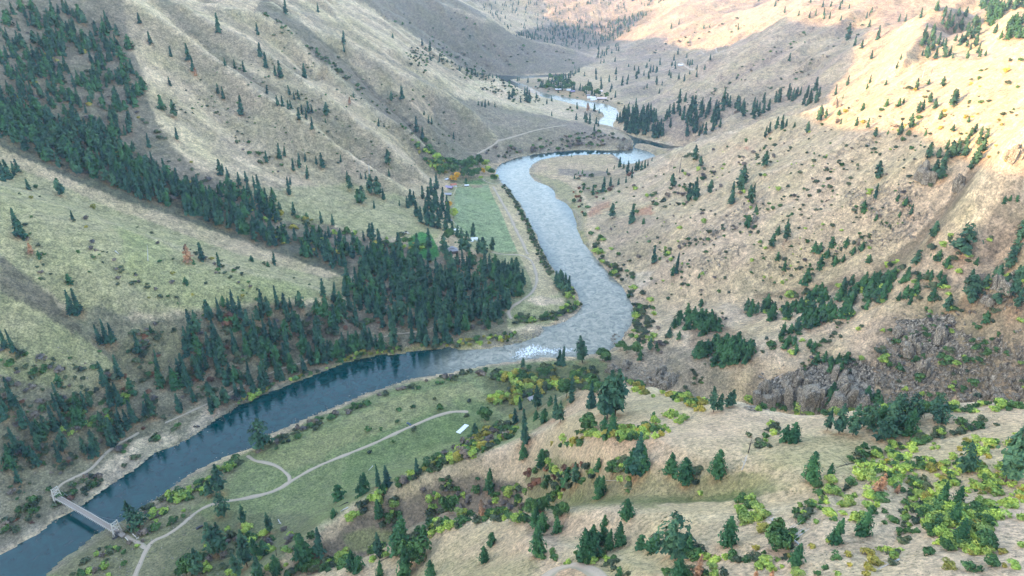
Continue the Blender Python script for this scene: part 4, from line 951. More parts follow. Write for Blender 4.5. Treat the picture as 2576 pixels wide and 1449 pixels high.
REGION = {'MU': 'high on the left mountain', 'MM': 'on the left mountain face', 'ML': 'at the foot of the left mountain', 'L1': 'on the grassy left spur', 'LS': 'on the shrubby slope above the left bank', 'LB': 'on the slope at the left edge',
 'CW': 'in the creek woods behind the left spur', 'DF': 'in the dense forest behind the left spur', 'FF': 'in the forest beside the log house', 'MT': 'in the dark strip beside the green field', 'RA': 'by the ranch houses', 'FV': 'in the far valley by the upper river',
 'M5': 'on the hill beyond the right ridge', 'RR': 'on the big right ridge', 'RL': 'on the sunlit upper right ridge', 'GU': 'along the gully under the right ridge', 'KS': 'on the rocky slope above the canyon', 'CL': 'in the tree clump above the canyon mouth', 'CM': 'at the canyon mouth',
 'NR': 'on the near grassy ridge', 'NC': 'along the near ridge crest', 'NB': 'on the near slope at the bottom edge', 'NG': 'in the near gully', 'RB': 'on the flat beside the dirt road', 'BR': 'by the footbridge', 'BE': 'round the inner river bend', 'SP': 'on the gravel point inside the upper bend', 'LC': 'in the lower left gully flats', 'FM': 'on the far mountain'}
TREES = []     # (u, v, pixel height, kind, region)
def T_(region, kind, *pts):
    for p in pts: TREES.append((p[0], p[1], p[2], p[3] if len(p) > 3 else kind, region))
T_('MM', 'fir', (352,58,26),(380,110,30),(430,142,25),(475,150,40),(485,180,34),(493,193,24,'deadpine'),(428,215,24),(407,275,42,'young'),(440,296,45,'broad'),(550,82,48),(566,165,20),(591,172,22),(615,180,28),(549,235,25),(562,248,30),(606,290,50),(327,320,38),(375,370,36),(445,350,30),
 (719,35,36),(800,30,22),(649,88,30),(654,142,34),(669,170,38),(692,190,26),(707,195,42),(766,195,35),(865,110,32),(866,131,18),(672,236,22),(700,265,25),(711,268,27),(726,275,24),(733,273,22),(740,250,20),(729,238,24),(752,250,24),(752,300,30),(762,290,28),(778,285,30),(786,283,22),(785,325,32),(770,300,28),(822,292,34,'pine'),(819,308,12,'young'),(880,264,20,'deadpine'),(890,245,16),(1012,248,32),(985,255,25,'pine'),(1063,115,18),(1081,128,24),(1083,152,20),(1105,155,14),(988,96,12),(1067,290,12),(1078,310,20),(1086,312,18),(1141,350,18),(1047,330,36),(1062,350,30),(952,318,20),(966,320,12))
T_('ML', 'fir', (671,408,30),(703,398,38),(716,393,26),(738,428,30),(753,420,34),(768,405,20),(796,412,20),(811,420,38),(857,408,20),(773,447,30),(655,500,60),(688,503,28,'young'),(727,488,42),(730,465,20),(882,478,38,'pine'),(873,455,25),(913,514,48,'pine'),(903,508,40,'young'),(933,487,48,'pine'),(951,492,48,'pine'),(966,502,28),(909,450,16),(920,450,18),(979,443,18),(976,415,40,'pine'),(1005,518,16),(1041,510,30),(1025,522,30),(1033,515,40),(941,524,20),(738,540,32),(772,550,18,'young'),(809,560,30),(837,566,28),(693,560,26),(560,430,20),(555,440,40),(575,445,26),(602,466,34),(640,472,30),(621,458,28))
T_('CW', 'fir', (690,610,40),(715,600,40),(778,610,50),(782,640,34),(813,640,42),(797,645,26),(916,605,26),(930,595,34),(938,605,44),(957,640,64),(955,615,34),(1003,635,50),(1050,625,40),(1080,620,46),(655,575,20,'leaf'and'young'))
T_('RA', 'pine', (1117,640,50),(1163,640,64),(1175,640,58),(1205,640,40),(1216,645,48),(1238,632,36),(1190,600,40),(1128,610,34,'cotton'))
T_('MT', 'fir', (1065,500,34),(1080,520,50),(1092,530,50),(1100,520,45),(1060,560,40),(1075,565,50),(1090,570,50),(1105,575,50),(1120,580,45),(1050,545,40),(1110,550,40),(1125,545,40),(1115,530,40),(1095,500,40),(1100,475,40),(1085,490,42),(1130,560,34),(1070,540,40),(1085,550,46),(1138,590,34),(1150,595,30),(1112,505,36),(1125,520,30))
T_('RA', 'cotton', (1142,548,26,'yellowgreen'),(1133,523,16,'gold'),(1126,522,16,'yellowgreen'),(1150,457,22,'gold'),(1142,458,18,'gold'),(1172,462,16,'young'),(1165,450,26),(1185,450,26),(1200,445,24),(1205,420,30),(1190,425,30),(1150,428,32),(1130,425,32),(1215,438,16,'gold'),(1228,436,20,'yellowgreen'),(1245,457,18),(1235,442,20),(1105,447,30),(1170,430,30),(1118,440,30),(1140,440,28),(1250,450,12,'yellowgreen'),(1178,440,26),(1210,452,10,'yellowgreen'),(1222,422,22,'yellowgreen'),(1110,420,24),(1098,405,22,'yellowgreen'),(1090,395,20),(1080,380,18),(1070,365,18))
T_('FV', 'fir', (1328,208,14),(1361,220,18),(1380,205,14),(1325,255,35),(1330,258,30),(1320,240,22),(1350,248,16),(1375,262,14),(1388,255,15),(1411,250,14),(1434,255,16),(1443,262,16),(1452,275,18),(1479,280,24,'deadpine'),(1495,280,20),(1507,285,12),(1450,302,18),(1470,300,20),(1483,312,28),(1475,308,24),(1500,312,18),(1505,318,14),(1495,330,18),(1388,292,12),(1310,258,15),(1203,265,12),(1212,268,15),(1220,270,20),(1229,265,12),(1245,270,13),(1281,250,22),(1288,246,24),(1293,240,18),
 (1500,200,16),(1512,205,14),(1499,186,16),(1549,187,18),(1427,215,20),(1470,192,12),(1480,215,15),(1513,225,22),(1553,305,20),(1658,236,14),(1600,258,12),(1583,262,8),(1709,258,34),(1723,255,22),(1620,225,8))
T_('M5', 'fir', (1511,160,10),(1519,158,10),(1547,155,11),(1634,155,9),(1581,168,8),(1525,132,10),(1505,145,10),(1446,172,8),(1705,137,16),(1727,145,12),(1787,152,16),(1735,165,14),(1741,163,14),(1730,162,14),(1698,165,12),(1753,175,12),(1772,175,14),(1770,72,10),(1785,70,10),(1688,72,14),(1857,75,16),(1708,62,14),
 (2073,38,18),(1985,153,20),(2132,100,45),(2186,68,18),(2208,100,35),(2150,115,25),(2167,122,22),(2192,148,22),(2315,45,25),(2320,110,25),(2330,140,35),(2345,120,30),(2360,110,28),(2255,172,18),(2265,150,15),(2320,140,15),(2350,145,12),(2370,60,20),(2050,228,34),(2030,240,26),(2100,240,26),(2132,215,25),(2188,210,22),(2060,245,26),(1985,245,26),(1960,250,30),(1895,270,26))
T_('RR', 'fir', (2181,223,14,'young'),(2228,214,14,'young'),(2104,252,10,'young'),(2120,248,10,'young'),(2060,305,40,'pine'),(2077,300,26,'pine'),(2110,290,16,'young'),(1953,323,30),(1967,325,38),(1978,318,20),(1998,320,14,'young'),(2029,335,30,'pine'),(1935,335,28),(2115,312,15),(1925,345,28),
 (1748,405,40,'pine'),(1762,420,28,'pine'),(1692,472,36,'pine'),(1733,502,44),(1752,498,50),(1740,495,34),(1785,487,36,'pine'),(1868,465,50,'pine'),(1862,482,50,'pine'),(1841,512,54),(1888,520,56,'pine'),(1885,500,36,'pine'),(1902,532,18,'young'),(1880,568,30,'young'),(1922,420,42,'pine'),(1540,548,38,'pine'),(1588,560,48),(1619,563,16,'young'),(1646,662,42),(1700,688,52),(1693,690,26,'young'),(1758,700,14,'young'),
 (2208,452,48,'broad'),(2201,497,36),(2171,530,28,'young'),(2257,504,18,'young'),(2277,518,24,'young'),(2290,540,30),(1977,608,56,'pine'),(1957,590,24,'young'),(1940,622,36,'pine'),(2203,555,18,'young'),(2217,560,10,'young'),(2262,545,15,'young'),(2341,645,10,'young'),(1956,653,22,'young'),(1973,678,24,'young'),(2050,632,26,'young'),(2062,635,28,'young'),(2092,620,26,'young'),(2128,620,26,'young'),(2167,630,24,'young'),(2080,648,24,'young'),(2100,665,24,'young'),(2062,675,36,'young'),(2120,660,22,'young'),(2028,712,42,'young'),(2145,640,22,'young'),(2185,660,22,'young'))
T_('SP', 'fir', (1492,490,26),(1517,482,38),(1536,468,24),(1555,465,18),(1575,460,18),(1590,448,20),(1578,435,30),(1600,430,24),(1605,427,26),(1613,428,24),(1621,424,22),(1630,417,14),(1559,420,26),(1545,425,10,'young'),(1527,435,12),(1465,438,12,'young'),(1455,438,8,'young'),(1445,450,10,'young'),(1467,478,12,'young'),(1590,436,18),(1568,424,16),(1438,395,8,'young'),(1640,405,10))
T_('RL', 'pine', (2153,320,26),(2182,325,28),(2170,278,20,'young'),(2230,267,20,'young'),(2260,268,22,'young'),(2272,260,14,'young'),(2305,227,30),(2335,212,14,'young'),(2370,220,28),(2310,285,30),(2320,280,30),(2338,260,28),(2350,275,28),(2392,270,46),(2400,260,35),(2363,303,26),(2290,325,40),(2262,342,36),(2200,345,24),(2233,338,12,'young'),(2328,340,15,'young'),(2435,310,18),(2397,332,20),(2450,335,25),(2465,345,28),(2480,350,28),(2410,370,25),(2400,380,22),(2432,150,24),(2463,145,22),(2478,142,16),(2395,148,14),
 (2335,402,46,'broad'),(2372,415,38),(2390,400,48),(2405,395,40),(2345,450,50),(2365,455,52),(2452,415,50),(2470,385,40),(2440,430,35),(2545,395,24,'young'),(2535,400,18,'young'),(2425,395,36),(2360,400,30),(2380,380,30),(2430,365,30),(2460,365,30),(2440,345,26))
T_('GU', 'pine', (2418,640,80,'broad'),(2360,655,30,'young'),(2300,667,40),(2380,670,30,'young'),(2330,700,24,'young'),(2340,702,26,'young'),(2362,700,24,'young'),(2545,650,66),(2566,610,70),(2535,680,60),(2455,665,20,'young'),(2452,718,30),(2540,505,16,'young'),(2525,510,20,'young'),(2558,505,16,'young'),(2345,598,44,'broad'),(2500,700,34),(2380,785,46,'broad'),(2560,720,40),(2480,810,30,'young'))
T_('L1', 'fir', (75,478,30),(155,492,45,'broad'),(25,450,50),(8,455,35),(48,433,35),(36,440,34),(14,446,38),(182,553,24),(50,595,72),(64,600,50),(78,640,30,'deadpine'),(100,650,22,'young'),(175,712,26,'young'),(475,663,56,'deadpine'),(511,655,48),(552,671,38),(468,715,20,'young'),(633,657,16,'young'),(690,664,30),(674,670,14,'young'),(488,665,14,'young'))
T_('LS', 'fir', (590,788,60),(575,778,30),(562,770,28,'young'),(607,800,54),(528,800,48),(620,820,44),(485,835,60),(545,875,70),(530,895,60),(350,890,54),(470,895,45),(270,865,66),(255,865,50),(285,862,50),(180,790,62),(200,785,60),(190,792,50),(15,875,55),(35,885,60),(300,950,60),(265,965,60),(150,968,32,'young'),(35,1020,75),(15,1035,50),(380,835,18,'young'),(640,890,44),(555,900,50),(657,775,46),(700,778,60),(715,775,38),(730,772,26),(745,768,24),(813,745,48),(870,740,40),(940,768,46),(760,850,60),(780,900,40),(765,870,50),(640,850,50),(520,930,56),(700,850,46),(870,800,40),(60,1050,56),(330,990,40,'young'),(200,1050,50))
T_('BR', 'pine', (333,1320,60),(350,1325,48,'broad'),(553,1240,74),(530,1246,38),(560,1296,58,'broad'),(613,1320,50),(657,1128,72,'broad'),(742,1050,54,'broad'),(750,1052,46,'pine'))
T_('LC', 'pine', (548,1395,80),(562,1390,70),(540,1380,60),(622,1425,88),(497,1449,66),(602,1449,60),(665,1395,36,'young'),(680,1340,50,'pine'),(650,1455,60),(640,1390,40,'young'),(470,1449,40,'cotton'),(695,1440,44,'young'))
T_('RB', 'fir', (854,1258,40,'young'),(912,1242,50,'young'),(952,1222,52),(975,1220,50),(965,1235,22,'young'),(958,1238,18,'young'),(839,1300,22,'young'),(1050,1192,40),(1220,1060,34,'cotton'),(1195,1100,34,'olive'and'pine'))
T_('NG', 'fir', (802,1392,60),(760,1405,58,'young'),(775,1400,34,'young'),(1002,1385,80,'young'),(955,1298,42,'young'),(955,1278,30,'yellowgreen'),(1231,1233,50,'young'),(1068,1350,30,'young'),(952,1400,60,'pine'),(885,1430,40,'young'),(900,1435,36,'young'),(1130,1290,44,'cotton'),(1365,1290,40,'cotton'),(1340,1300,40,'cotton'),(1345,1318,42,'young'),(1365,1332,42,'young'),(1404,1337,40,'young'),(1397,1302,30,'cotton'),(1412,1300,36,'cotton'),(1356,1345,30,'young'),(1215,1300,46,'deadpine'))
T_('NR', 'young', (1237,1370,32),(1218,1413,38),(1355,1395,64),(1318,1148,34),(1363,1172,42),(1425,1215,36,'young'),(1448,1218,50,'pine'),(1503,1225,28),(1508,1250,54),(1603,1190,100,'fir'),(1618,1185,60),(1590,1188,60),(1688,1190,52),(1722,1212,58),(1803,1197,66),(1577,1300,46),(1521,1322,28),(1518,1362,36),(1558,1370,52),(1495,1377,58),(1530,1382,46),(1475,1410,70),(1486,1400,60),(1613,1380,36),(1640,1385,48),(1693,1398,90,'broad'),(1735,1393,44),(1830,1370,68),(1757,1407,30),(1642,1057,24),(1685,1042,14),(1540,1195,30,'cotton'),(1505,1180,30),
 (2040,1210,74),(2088,1192,30),(2098,1365,66),(2167,1345,66),(2210,1238,54,'deadpine'),(2255,1240,24,'deadpine'),(2000,1420,54),(1945,1385,54,'cotton'),(2425,1185,80,'broad'),(2530,1212,155,'pine'),(2545,1215,120,'pine'),(2370,1268,62),(2405,1270,52),(2395,1320,60),(1960,1370,50,'cotton'))
T_('NB', 'young', (1083,1452,38),(1018,1450,72),(955,1452,38),(1558,1452,28),(1715,1452,50),(1752,1449,56,'deadpine'),(1700,1455,48),(1672,1452,22,'cotton'),(1900,1455,20,'deadpine'),(650,1460,50),(1035,1420,60,'cotton'),(1940,1452,20,'deadpine'),(2470,1380,44,'cotton'),(2415,1360,60))
T_('NC', 'pine', (1527,1055,118),(1547,1045,112),(1515,1042,86),(1556,1020,60),(1410,1062,52),(1400,1052,56,'fir'),(1322,1112,80,'fir'),(1480,1090,40,'cotton'),(1540,1092,50,'young'),(1520,1080,34,'young'),(1385,1020,24,'young'),(1348,1055,24,'young'),(1368,1062,36,'young'),(1297,1065,36,'fir'),(1795,1037,66),(1810,1034,44),(1830,1024,40),(1842,1022,44),(1995,1112,50,'young'),(1975,1110,44,'young'),(2080,1085,60),(2110,1090,74),(2145,1095,80),(2170,1075,60),(1310,1030,34,'fir'))
T_('CM', 'pine', (1465,912,66),(1415,920,50,'fir'),(1405,918,38,'fir'),(1315,925,26),(1352,1030,62),(1437,1012,62,'fir'),(1487,1027,68,'fir'),(1425,1000,40,'cotton'),(1500,990,40,'cotton'))
T_('CL', 'young', (1707,815,38),(1695,825,28),(1750,805,22),(1683,850,28,'pine'),(1708,853,22),(1763,770,20),(1600,895,30,'cotton'),(1610,905,26),(1635,880,30,'pine'),(1652,875,16),(1515,908,30,'cotton'),(1530,905,24),(1560,880,24,'cotton'),(1575,885,20,'cotton'))
SHRUBS = []    # (u, v, pixel width, kind, region)
def in_poly_pts(poly, n, rg, mind=0.0, cl=0.0):
    pl = np.array(poly, float); out = []; tries = 0
    lo = pl.min(0); hi = pl.max(0)
    while len(out) < n and tries < 60:
        tries += 1; q = lo + rg.rand(max(n, 40), 2) * (hi - lo); q = q[inside(pl, q[:, 0], q[:, 1])]
        for p in q:
            if len(out) >= n: break
            if tries < 40 and cl > 0 and float(vnoise(np.array([p[0] / 26.0 + 3]), np.array([p[1] / 19.0]))[0]) + cl * 0.9 * (rg.rand() - .5) < .05 * cl: continue
            if mind and any((abs(p[0] - o[0]) < mind and abs(p[1] - o[1]) < mind) for o in out[-400:]): continue
            out.append(p)
    return out
RG = np.random.RandomState(5)
def scatter_t(region, poly, n, h0, h1, kinds, mind=4):
    for p in in_poly_pts(poly, n, RG, mind, 0.0 if n > 280 or n < 30 or region == 'DF' else 1.6): TREES.append((p[0], p[1], h0 + (h1 - h0) * RG.rand() ** 1.2, kinds[RG.randint(len(kinds))], region))
def scatter_s(region, poly, n, w0_, w1_, kinds, mind=3):
    for p in in_poly_pts(poly, n, RG, mind, 1.0): SHRUBS.append((p[0], p[1], w0_ + (w1_ - w0_) * RG.rand() ** 1.6, kinds[RG.randint(len(kinds))], region))
FF_ = ['fir', 'fir', 'fir', 'pine', 'young']
scatter_t('MU', [(0,30),(280,20),(345,150),(365,235),(330,300),(340,400),(240,330),(150,290),(0,250)], 235, 20, 38, FF_)
scatter_t('MU', [(0,150),(120,60),(260,90),(330,180),(300,300),(150,280),(0,240)], 110, 22, 36, FF_)
scatter_t('DF', [(0,255),(150,300),(260,340),(350,420),(470,470),(560,530),(690,600),(690,625),(560,572),(430,525),(300,480),(200,440),(100,400),(0,345)], 255, 36, 58, FF_, 3)
scatter_t('DF', [(480,455),(700,500),(720,560),(600,560),(500,520)], 60, 26, 40, FF_)
scatter_t('CW', [(600,560),(700,580),(860,600),(1000,650),(1080,670),(980,705),(880,690),(760,650),(690,622)], 110, 24, 42, FF_)
scatter_t('FF', [(870,700),(1000,640),(1120,655),(1240,672),(1300,690),(1338,715),(1290,760),(1262,815),(1200,835),(1130,832),(980,822),(860,760)], 281, 28, 52, FF_, 3)
scatter_t('LS', [(520,1040),(740,930),(900,875),(1150,850),(1160,862),(900,888),(740,945),(560,1030)], 34, 40, 62, FF_, 8)
scatter_t('LS', [(480,800),(860,755),(1000,810),(1200,845),(1100,860),(900,880),(700,935),(450,1040),(380,950)], 95, 38, 64, FF_, 6)
scatter_t('LB', [(0,1040),(280,1000),(430,1050),(240,1150),(60,1200),(0,1260)], 44, 44, 66, FF_, 8)
scatter_t('M5', [(1555,312),(1600,290),(1700,280),(1800,260),(1900,245),(2000,235),(2080,250),(1940,292),(1860,312),(1740,350),(1690,352),(1600,338)], 100, 22, 36, ['fir'])
scatter_t('M5', [(1550,325),(1570,285),(1640,290),(1670,330),(1690,352),(1610,342)], 60, 22, 34, ['fir'])
scatter_t('FV', [(1355,210),(1380,200),(1470,215),(1500,240),(1530,248),(1440,232),(1370,228)], 55, 11, 20, ['fir', 'cotton'])
scatter_t('FV', [(1395,196),(1430,188),(1460,180),(1430,200),(1400,203)], 22, 8, 14, ['fir'])
scatter_t('FV', [(1140,175),(1200,195),(1300,205),(1330,210),(1290,195),(1240,190)], 20, 9, 14, ['fir'])
scatter_t('FM', [(1290,92),(1400,62),(1490,66),(1650,24),(1560,98),(1470,128),(1400,112)], 300, 6, 11, ['fir'], 2)
scatter_t('FM', [(1180,0),(1690,0),(1600,22),(1490,60),(1380,60),(1290,85)], 170, 5, 9, ['fir'], 2)
scatter_t('M5', [(1500,195),(1700,150),(1760,200),(1620,225),(1560,262)], 34, 11, 20, ['fir'])
scatter_t('M5', [(1490,128),(1560,110),(1560,130),(1500,150)], 16, 8, 12, ['fir'])
scatter_t('M5', [(1880,0),(2140,0),(2300,60),(2100,60),(1980,40)], 22, 12, 20, ['fir'])
scatter_t('RL', [(2450,0),(2576,0),(2576,100),(2510,110),(2490,60)], 50, 22, 34, ['pine', 'young'])
scatter_t('M5', [(2340,20),(2460,50),(2480,130),(2380,150),(2300,150),(2330,60)], 55, 18, 32, ['pine', 'fir'])
scatter_t('CL', [(1728,800),(1780,812),(1840,845),(1892,878),(1880,912),(1780,925),(1740,895),(1770,870),(1725,840)], 70, 28, 42, ['young'], 3)
scatter_t('GU', [(1870,795),(1900,750),(1960,790),(2060,740),(2150,720),(2250,690),(2290,720),(2150,795),(2030,830),(1960,850),(1955,815)], 110, 24, 40, ['young', 'young', 'pine'], 3)
scatter_t('KS', [(2400,715),(2576,690),(2576,790),(2430,770)], 14, 34, 60, ['pine', 'broad'], 10)
scatter_t('KS', [(1980,850),(2080,880),(2020,900),(1960,880)], 6, 20, 28, ['young'], 8)
scatter_t('KS', [(2050,905),(2130,910),(2120,945),(2060,930)], 8, 22, 32, ['young'], 4)
scatter_t('NC', [(2170,1075),(2250,1050),(2360,1035),(2380,1080),(2260,1115),(2180,1105)], 15, 44, 76, ['pine', 'young', 'broad'], 8)
scatter_t('CM', [(1950,1010),(2100,1030),(2260,1025),(2200,1000)], 9, 30, 50, ['pine', 'young'], 8)
scatter_t('KS', [(2150,700),(2350,690),(2400,760),(2250,770)], 14, 22, 34, ['young'], 6)
scatter_t('BE', [(1392,705),(1440,715),(1446,745),(1405,732)], 16, 24, 34, ['fir', 'pine'], 3)
scatter_t('BE', [(1240,672),(1300,675),(1320,700),(1300,740),(1270,710)], 16, 22, 34, ['fir', 'pine'], 4)
# shrubs
scatter_s('NR', [(2130,1175),(2190,1150),(2260,1125),(2400,1115),(2576,1095),(2576,1310),(2450,1330),(2340,1290),(2300,1240),(2200,1195)], 360, 12, 30, ['lime'] * 6 + ['leaf'] * 2 + ['yellow', 'lime'], 5)
scatter_s('NR', [(2330,1260),(2500,1290),(2470,1400),(2380,1380),(2310,1310)], 60, 26, 50, ['lime', 'leaf', 'lime'], 12)
scatter_s('NR', [(2040,1215),(2200,1190),(2330,1260),(2300,1330),(2080,1300)], 34, 18, 40, ['lime', 'lime', 'leaf'], 14)
scatter_s('NR', [(1900,1330),(2100,1300),(2576,1340),(2576,1449),(1880,1449)], 48, 16, 42, ['lime', 'lime', 'leaf', 'yellow'], 16)
scatter_s('NR', [(1850,1250),(1900,1265),(1930,1300),(1870,1320)], 14, 26, 44, ['leaf', 'lime'], 8)
scatter_s('CM', [(1565,955),(1640,985),(1720,1000),(1780,1010),(1760,1040),(1700,1010),(1600,990)], 40, 16, 30, ['leaf', 'lime', 'yellow'], 5)
scatter_s('CM', [(1870,1005),(2050,1030),(2300,1025),(2576,1015),(2576,1032),(2300,1040),(2050,1048),(1900,1030)], 70, 18, 36, ['lime', 'leaf'], 8)
scatter_s('CM', [(1240,945),(1300,925),(1400,925),(1500,940),(1520,975),(1440,980),(1340,1000),(1240,985)], 130, 16, 34, ['lime', 'leaf', 'olive', 'yellow', 'leaf', 'olive'], 6)
scatter_s('CM', [(1232,1005),(1262,985),(1300,990),(1310,1020),(1270,1030),(1236,1028)], 18, 18, 30, ['yellow', 'lime'], 5)
scatter_s('NC', [(1380,1120),(1480,1080),(1640,1075),(1730,1080),(1640,1105),(1500,1115),(1420,1130)], 60, 14, 30, ['lime', 'lime', 'leaf', 'yellow'], 8)
scatter_s('NC', [(1640,1060),(1700,1035),(1740,1050),(1700,1080)], 10, 18, 30, ['lime'], 8)
scatter_s('NG', [(700,1449),(870,1395),(1000,1365),(1080,1320),(1200,1290),(1340,1285),(1340,1310),(1200,1312),(1090,1345),(1010,1390),(880,1430)], 80, 20, 38, ['leaf', 'lime', 'leaf', 'olive'], 8)
scatter_s('NG', [(1060,1230),(1200,1200),(1330,1230),(1320,1290),(1180,1300),(1080,1300)], 44, 12, 26, ['lime', 'leaf', 'twig'], 8)
scatter_s('NG', [(1330,1190),(1480,1170),(1500,1200),(1380,1260),(1340,1330),(1320,1280)], 30, 18, 34, ['leaf', 'lime', 'olive', 'red'], 8)
scatter_s('NR', [(1340,1385),(1500,1395),(1560,1420),(1360,1420)], 10, 20, 34, ['lime', 'leaf'], 14)
scatter_s('NR', [(1730,1380),(1900,1400),(1960,1449),(1700,1449)], 22, 24, 44, ['lime', 'leaf', 'olive'], 10)
scatter_s('RB', [(1000,1225),(1060,1180),(1180,1105),(1290,1050),(1300,1095),(1200,1140),(1100,1185)], 95, 16, 32, ['olive', 'leaf', 'lime', 'yellow', 'twig'], 6)
scatter_s('RB', [(870,1300),(970,1230),(960,1260),(890,1310)], 10, 20, 32, ['lime', 'olive'], 8)
scatter_s('BR', [(380,1270),(470,1230),(540,1190),(600,1150),(600,1170),(500,1250),(400,1300)], 46, 16, 30, ['lime', 'lime', 'leaf', 'olive'], 6)
scatter_s('LC', [(180,1449),(300,1330),(420,1250),(480,1290),(340,1400),(300,1449)], 60, 12, 26, ['lime', 'leaf', 'olive', 'twig'], 7)
scatter_s('LC', [(440,1449),(560,1330),(700,1330),(820,1350),(700,1449)], 60, 14, 32, ['olive', 'lime', 'leaf', 'twig'], 8)
scatter_s('RB', [(640,1140),(760,1070),(900,1010),(1100,950),(1260,925),(1260,940),(1060,975),(900,1030),(700,1130)], 60, 10, 24, ['olive', 'leaf', 'twig'], 6)
scatter_s('RB', [(700,1120),(1000,1000),(1200,970),(1220,1040),(1000,1120),(800,1180)], 14, 12, 26, ['leaf', 'olive'], 20)
scatter_s('LS', [(0,880),(200,900),(350,820),(860,770),(1000,830),(900,900),(740,950),(500,1060),(240,1230),(0,1370)], 330, 12, 26, ['olive', 'leaf', 'olive', 'twig', 'red', 'twig', 'olive', 'olive', 'leaf', 'olive'], 5)
scatter_s('LS', [(150,1000),(330,980),(360,1080),(300,1120),(160,1100)], 26, 18, 30, ['leaf', 'lime', 'leaf'], 8)
scatter_s('LS', [(740,950),(900,890),(1040,868),(1180,850),(1330,838),(1330,855),(1180,872),(1040,880),(900,905),(760,965),(600,1020),(600,1000)], 150, 8, 18, ['yellow', 'lime', 'olive', 'leaf'], 4)
scatter_s('LB', [(0,1290),(130,1240),(260,1180),(400,1100),(420,1110),(250,1220),(120,1300),(0,1370)], 40, 12, 24, ['olive', 'leaf'], 6)
scatter_s('KS', [(1960,800),(2150,760),(2350,720),(2576,690),(2576,1000),(2200,1000),(2050,900),(1900,900)], 120, 12, 28, ['lime', 'leaf', 'leaf', 'olive'], 9)
scatter_s('GU', [(1900,760),(2100,720),(2300,640),(2440,560),(2500,600),(2400,700),(2200,780),(1950,820)], 80, 12, 26, ['leaf', 'lime', 'olive'], 7)
scatter_s('RR', [(1500,520),(1740,390),(2080,300),(2300,300),(2400,420),(2180,650),(1900,740),(1650,760),(1560,680)], 420, 3, 15, ['olive', 'leaf', 'olive', 'lime', 'twig'], 6)
scatter_s('RR', [(1470,600),(1500,570),(1560,660),(1640,760),(1650,860),(1580,880),(1600,800),(1540,700)], 90, 12, 24, ['olive', 'leaf', 'olive', 'lime'], 5)
scatter_s('RL', [(2100,280),(2576,140),(2576,420),(2400,400),(2250,350)], 60, 8, 18, ['olive', 'yellow', 'leaf'], 8)
scatter_s('BE', [(1265,462),(1285,485),(1305,520),(1330,560),(1352,610),(1375,660),(1395,690),(1380,695),(1358,655),(1335,600),(1312,550),(1290,505),(1262,470)], 110, 7, 13, ['olive', 'olive', 'leaf'], 3)
scatter_s('BE', [(1400,700),(1450,735),(1460,770),(1400,805),(1290,815),(1290,795),(1380,795),(1430,770)], 90, 10, 20, ['olive', 'leaf', 'olive', 'lime'], 4)
scatter_s('FF', [(870,700),(1100,640),(1330,660),(1290,770),(1260,830),(1000,830),(860,780)], 110, 10, 22, ['olive', 'leaf', 'twig'], 5)
scatter_s('CW', [(600,500),(760,550),(1000,590),(1100,610),(1000,660),(850,660),(700,610)], 90, 10, 22, ['olive', 'leaf', 'lime', 'yellow'], 5)
scatter_s('DF', [(0,100),(300,100),(360,300),(560,480),(560,560),(300,460),(0,330)], 150, 9, 18, ['olive', 'twig', 'olive', 'yellow'], 5)
scatter_s('MM', [(1000,120),(1100,120),(1280,210),(1400,250),(1300,262),(1150,200),(1040,180)], 190, 4, 10, ['leaf', 'olive'], 3)
scatter_s('MM', [(400,250),(700,60),(1000,200),(1200,330),(1100,420),(900,440),(700,420)], 220, 3, 9, ['olive', 'leaf'], 6)
scatter_s('MM', [(640,20),(700,50),(830,150),(950,260),(1080,380),(1110,420),(1050,350),(900,230),(760,110)], 60, 7, 14, ['olive', 'leaf'], 4)
scatter_s('RA', [(1040,350),(1110,400),(1120,440),(1080,420),(1020,330)], 40, 9, 16, ['leaf', 'lime', 'yellow'], 4)
scatter_s('ML', [(1120,400),(1300,360),(1500,330),(1580,350),(1500,372),(1300,390),(1150,425)], 110, 6, 14, ['olive', 'leaf', 'twig'], 4)
scatter_s('L1', [(0,420),(430,600),(800,700),(800,740),(400,760),(0,650)], 34, 6, 16, ['olive', 'leaf', 'twig', 'yellow'], 14)
scatter_s('SP', [(1440,440),(1600,430),(1600,470),(1480,520),(1460,560),(1440,500)], 40, 6, 14, ['olive', 'leaf', 'red'], 5)
scatter_s('FV', [(1300,205),(1500,220),(1570,260),(1500,300),(1400,280),(1320,250)], 50, 4, 9, ['olive', 'leaf'], 4)
for pl_, hh_, ww_ in RIBS:      # brush gathers in the draws
    if hh_ > 0: continue
    for (a_, b_) in zip(pl_[:-1], pl_[1:]):
        L_ = math.hypot(b_[0] - a_[0], b_[1] - a_[1]); nn_ = int(L_ / (9 if a_[1] < 700 else 12 if a_[0] < 900 else 7))
        for q_ in range(nn_):
            f_ = RG.rand(); near_ = a_[1] > 1050 and a_[0] > 900; j_ = 12 if near_ else 13
            SHRUBS.append((a_[0] + (b_[0] - a_[0]) * f_ + RG.randn() * j_, a_[1] + (b_[1] - a_[1]) * f_ + RG.randn() * j_ * .7, (14 + 16 * RG.rand()) if near_ else (6 + 9 * RG.rand()) * (.6 if a_[1] < 300 else 1), ['olive', 'leaf', 'olive', 'lime' if near_ else 'twig'][RG.randint(4)], 'NR' if near_ else ('RR' if a_[0] > 1500 and a_[1] < 750 else ('KS' if a_[0] > 1500 else ('MM' if a_[1] < 480 else 'LS')))))
_tr = [np.array(t, float) for t in TRACKS]
def off_track(u, v, m):
    return min(float(seg_dist(t, np.array([u]), np.array([v]), False)[0]) for t in _tr) > m
SHRUBS = [s for s in SHRUBS if off_track(s[0], s[1], 5 + s[2] * .35)]
TREES = [t for t in TREES if t[1] < 640 or t[1] > 830 or off_track(t[0], t[1], 5)]
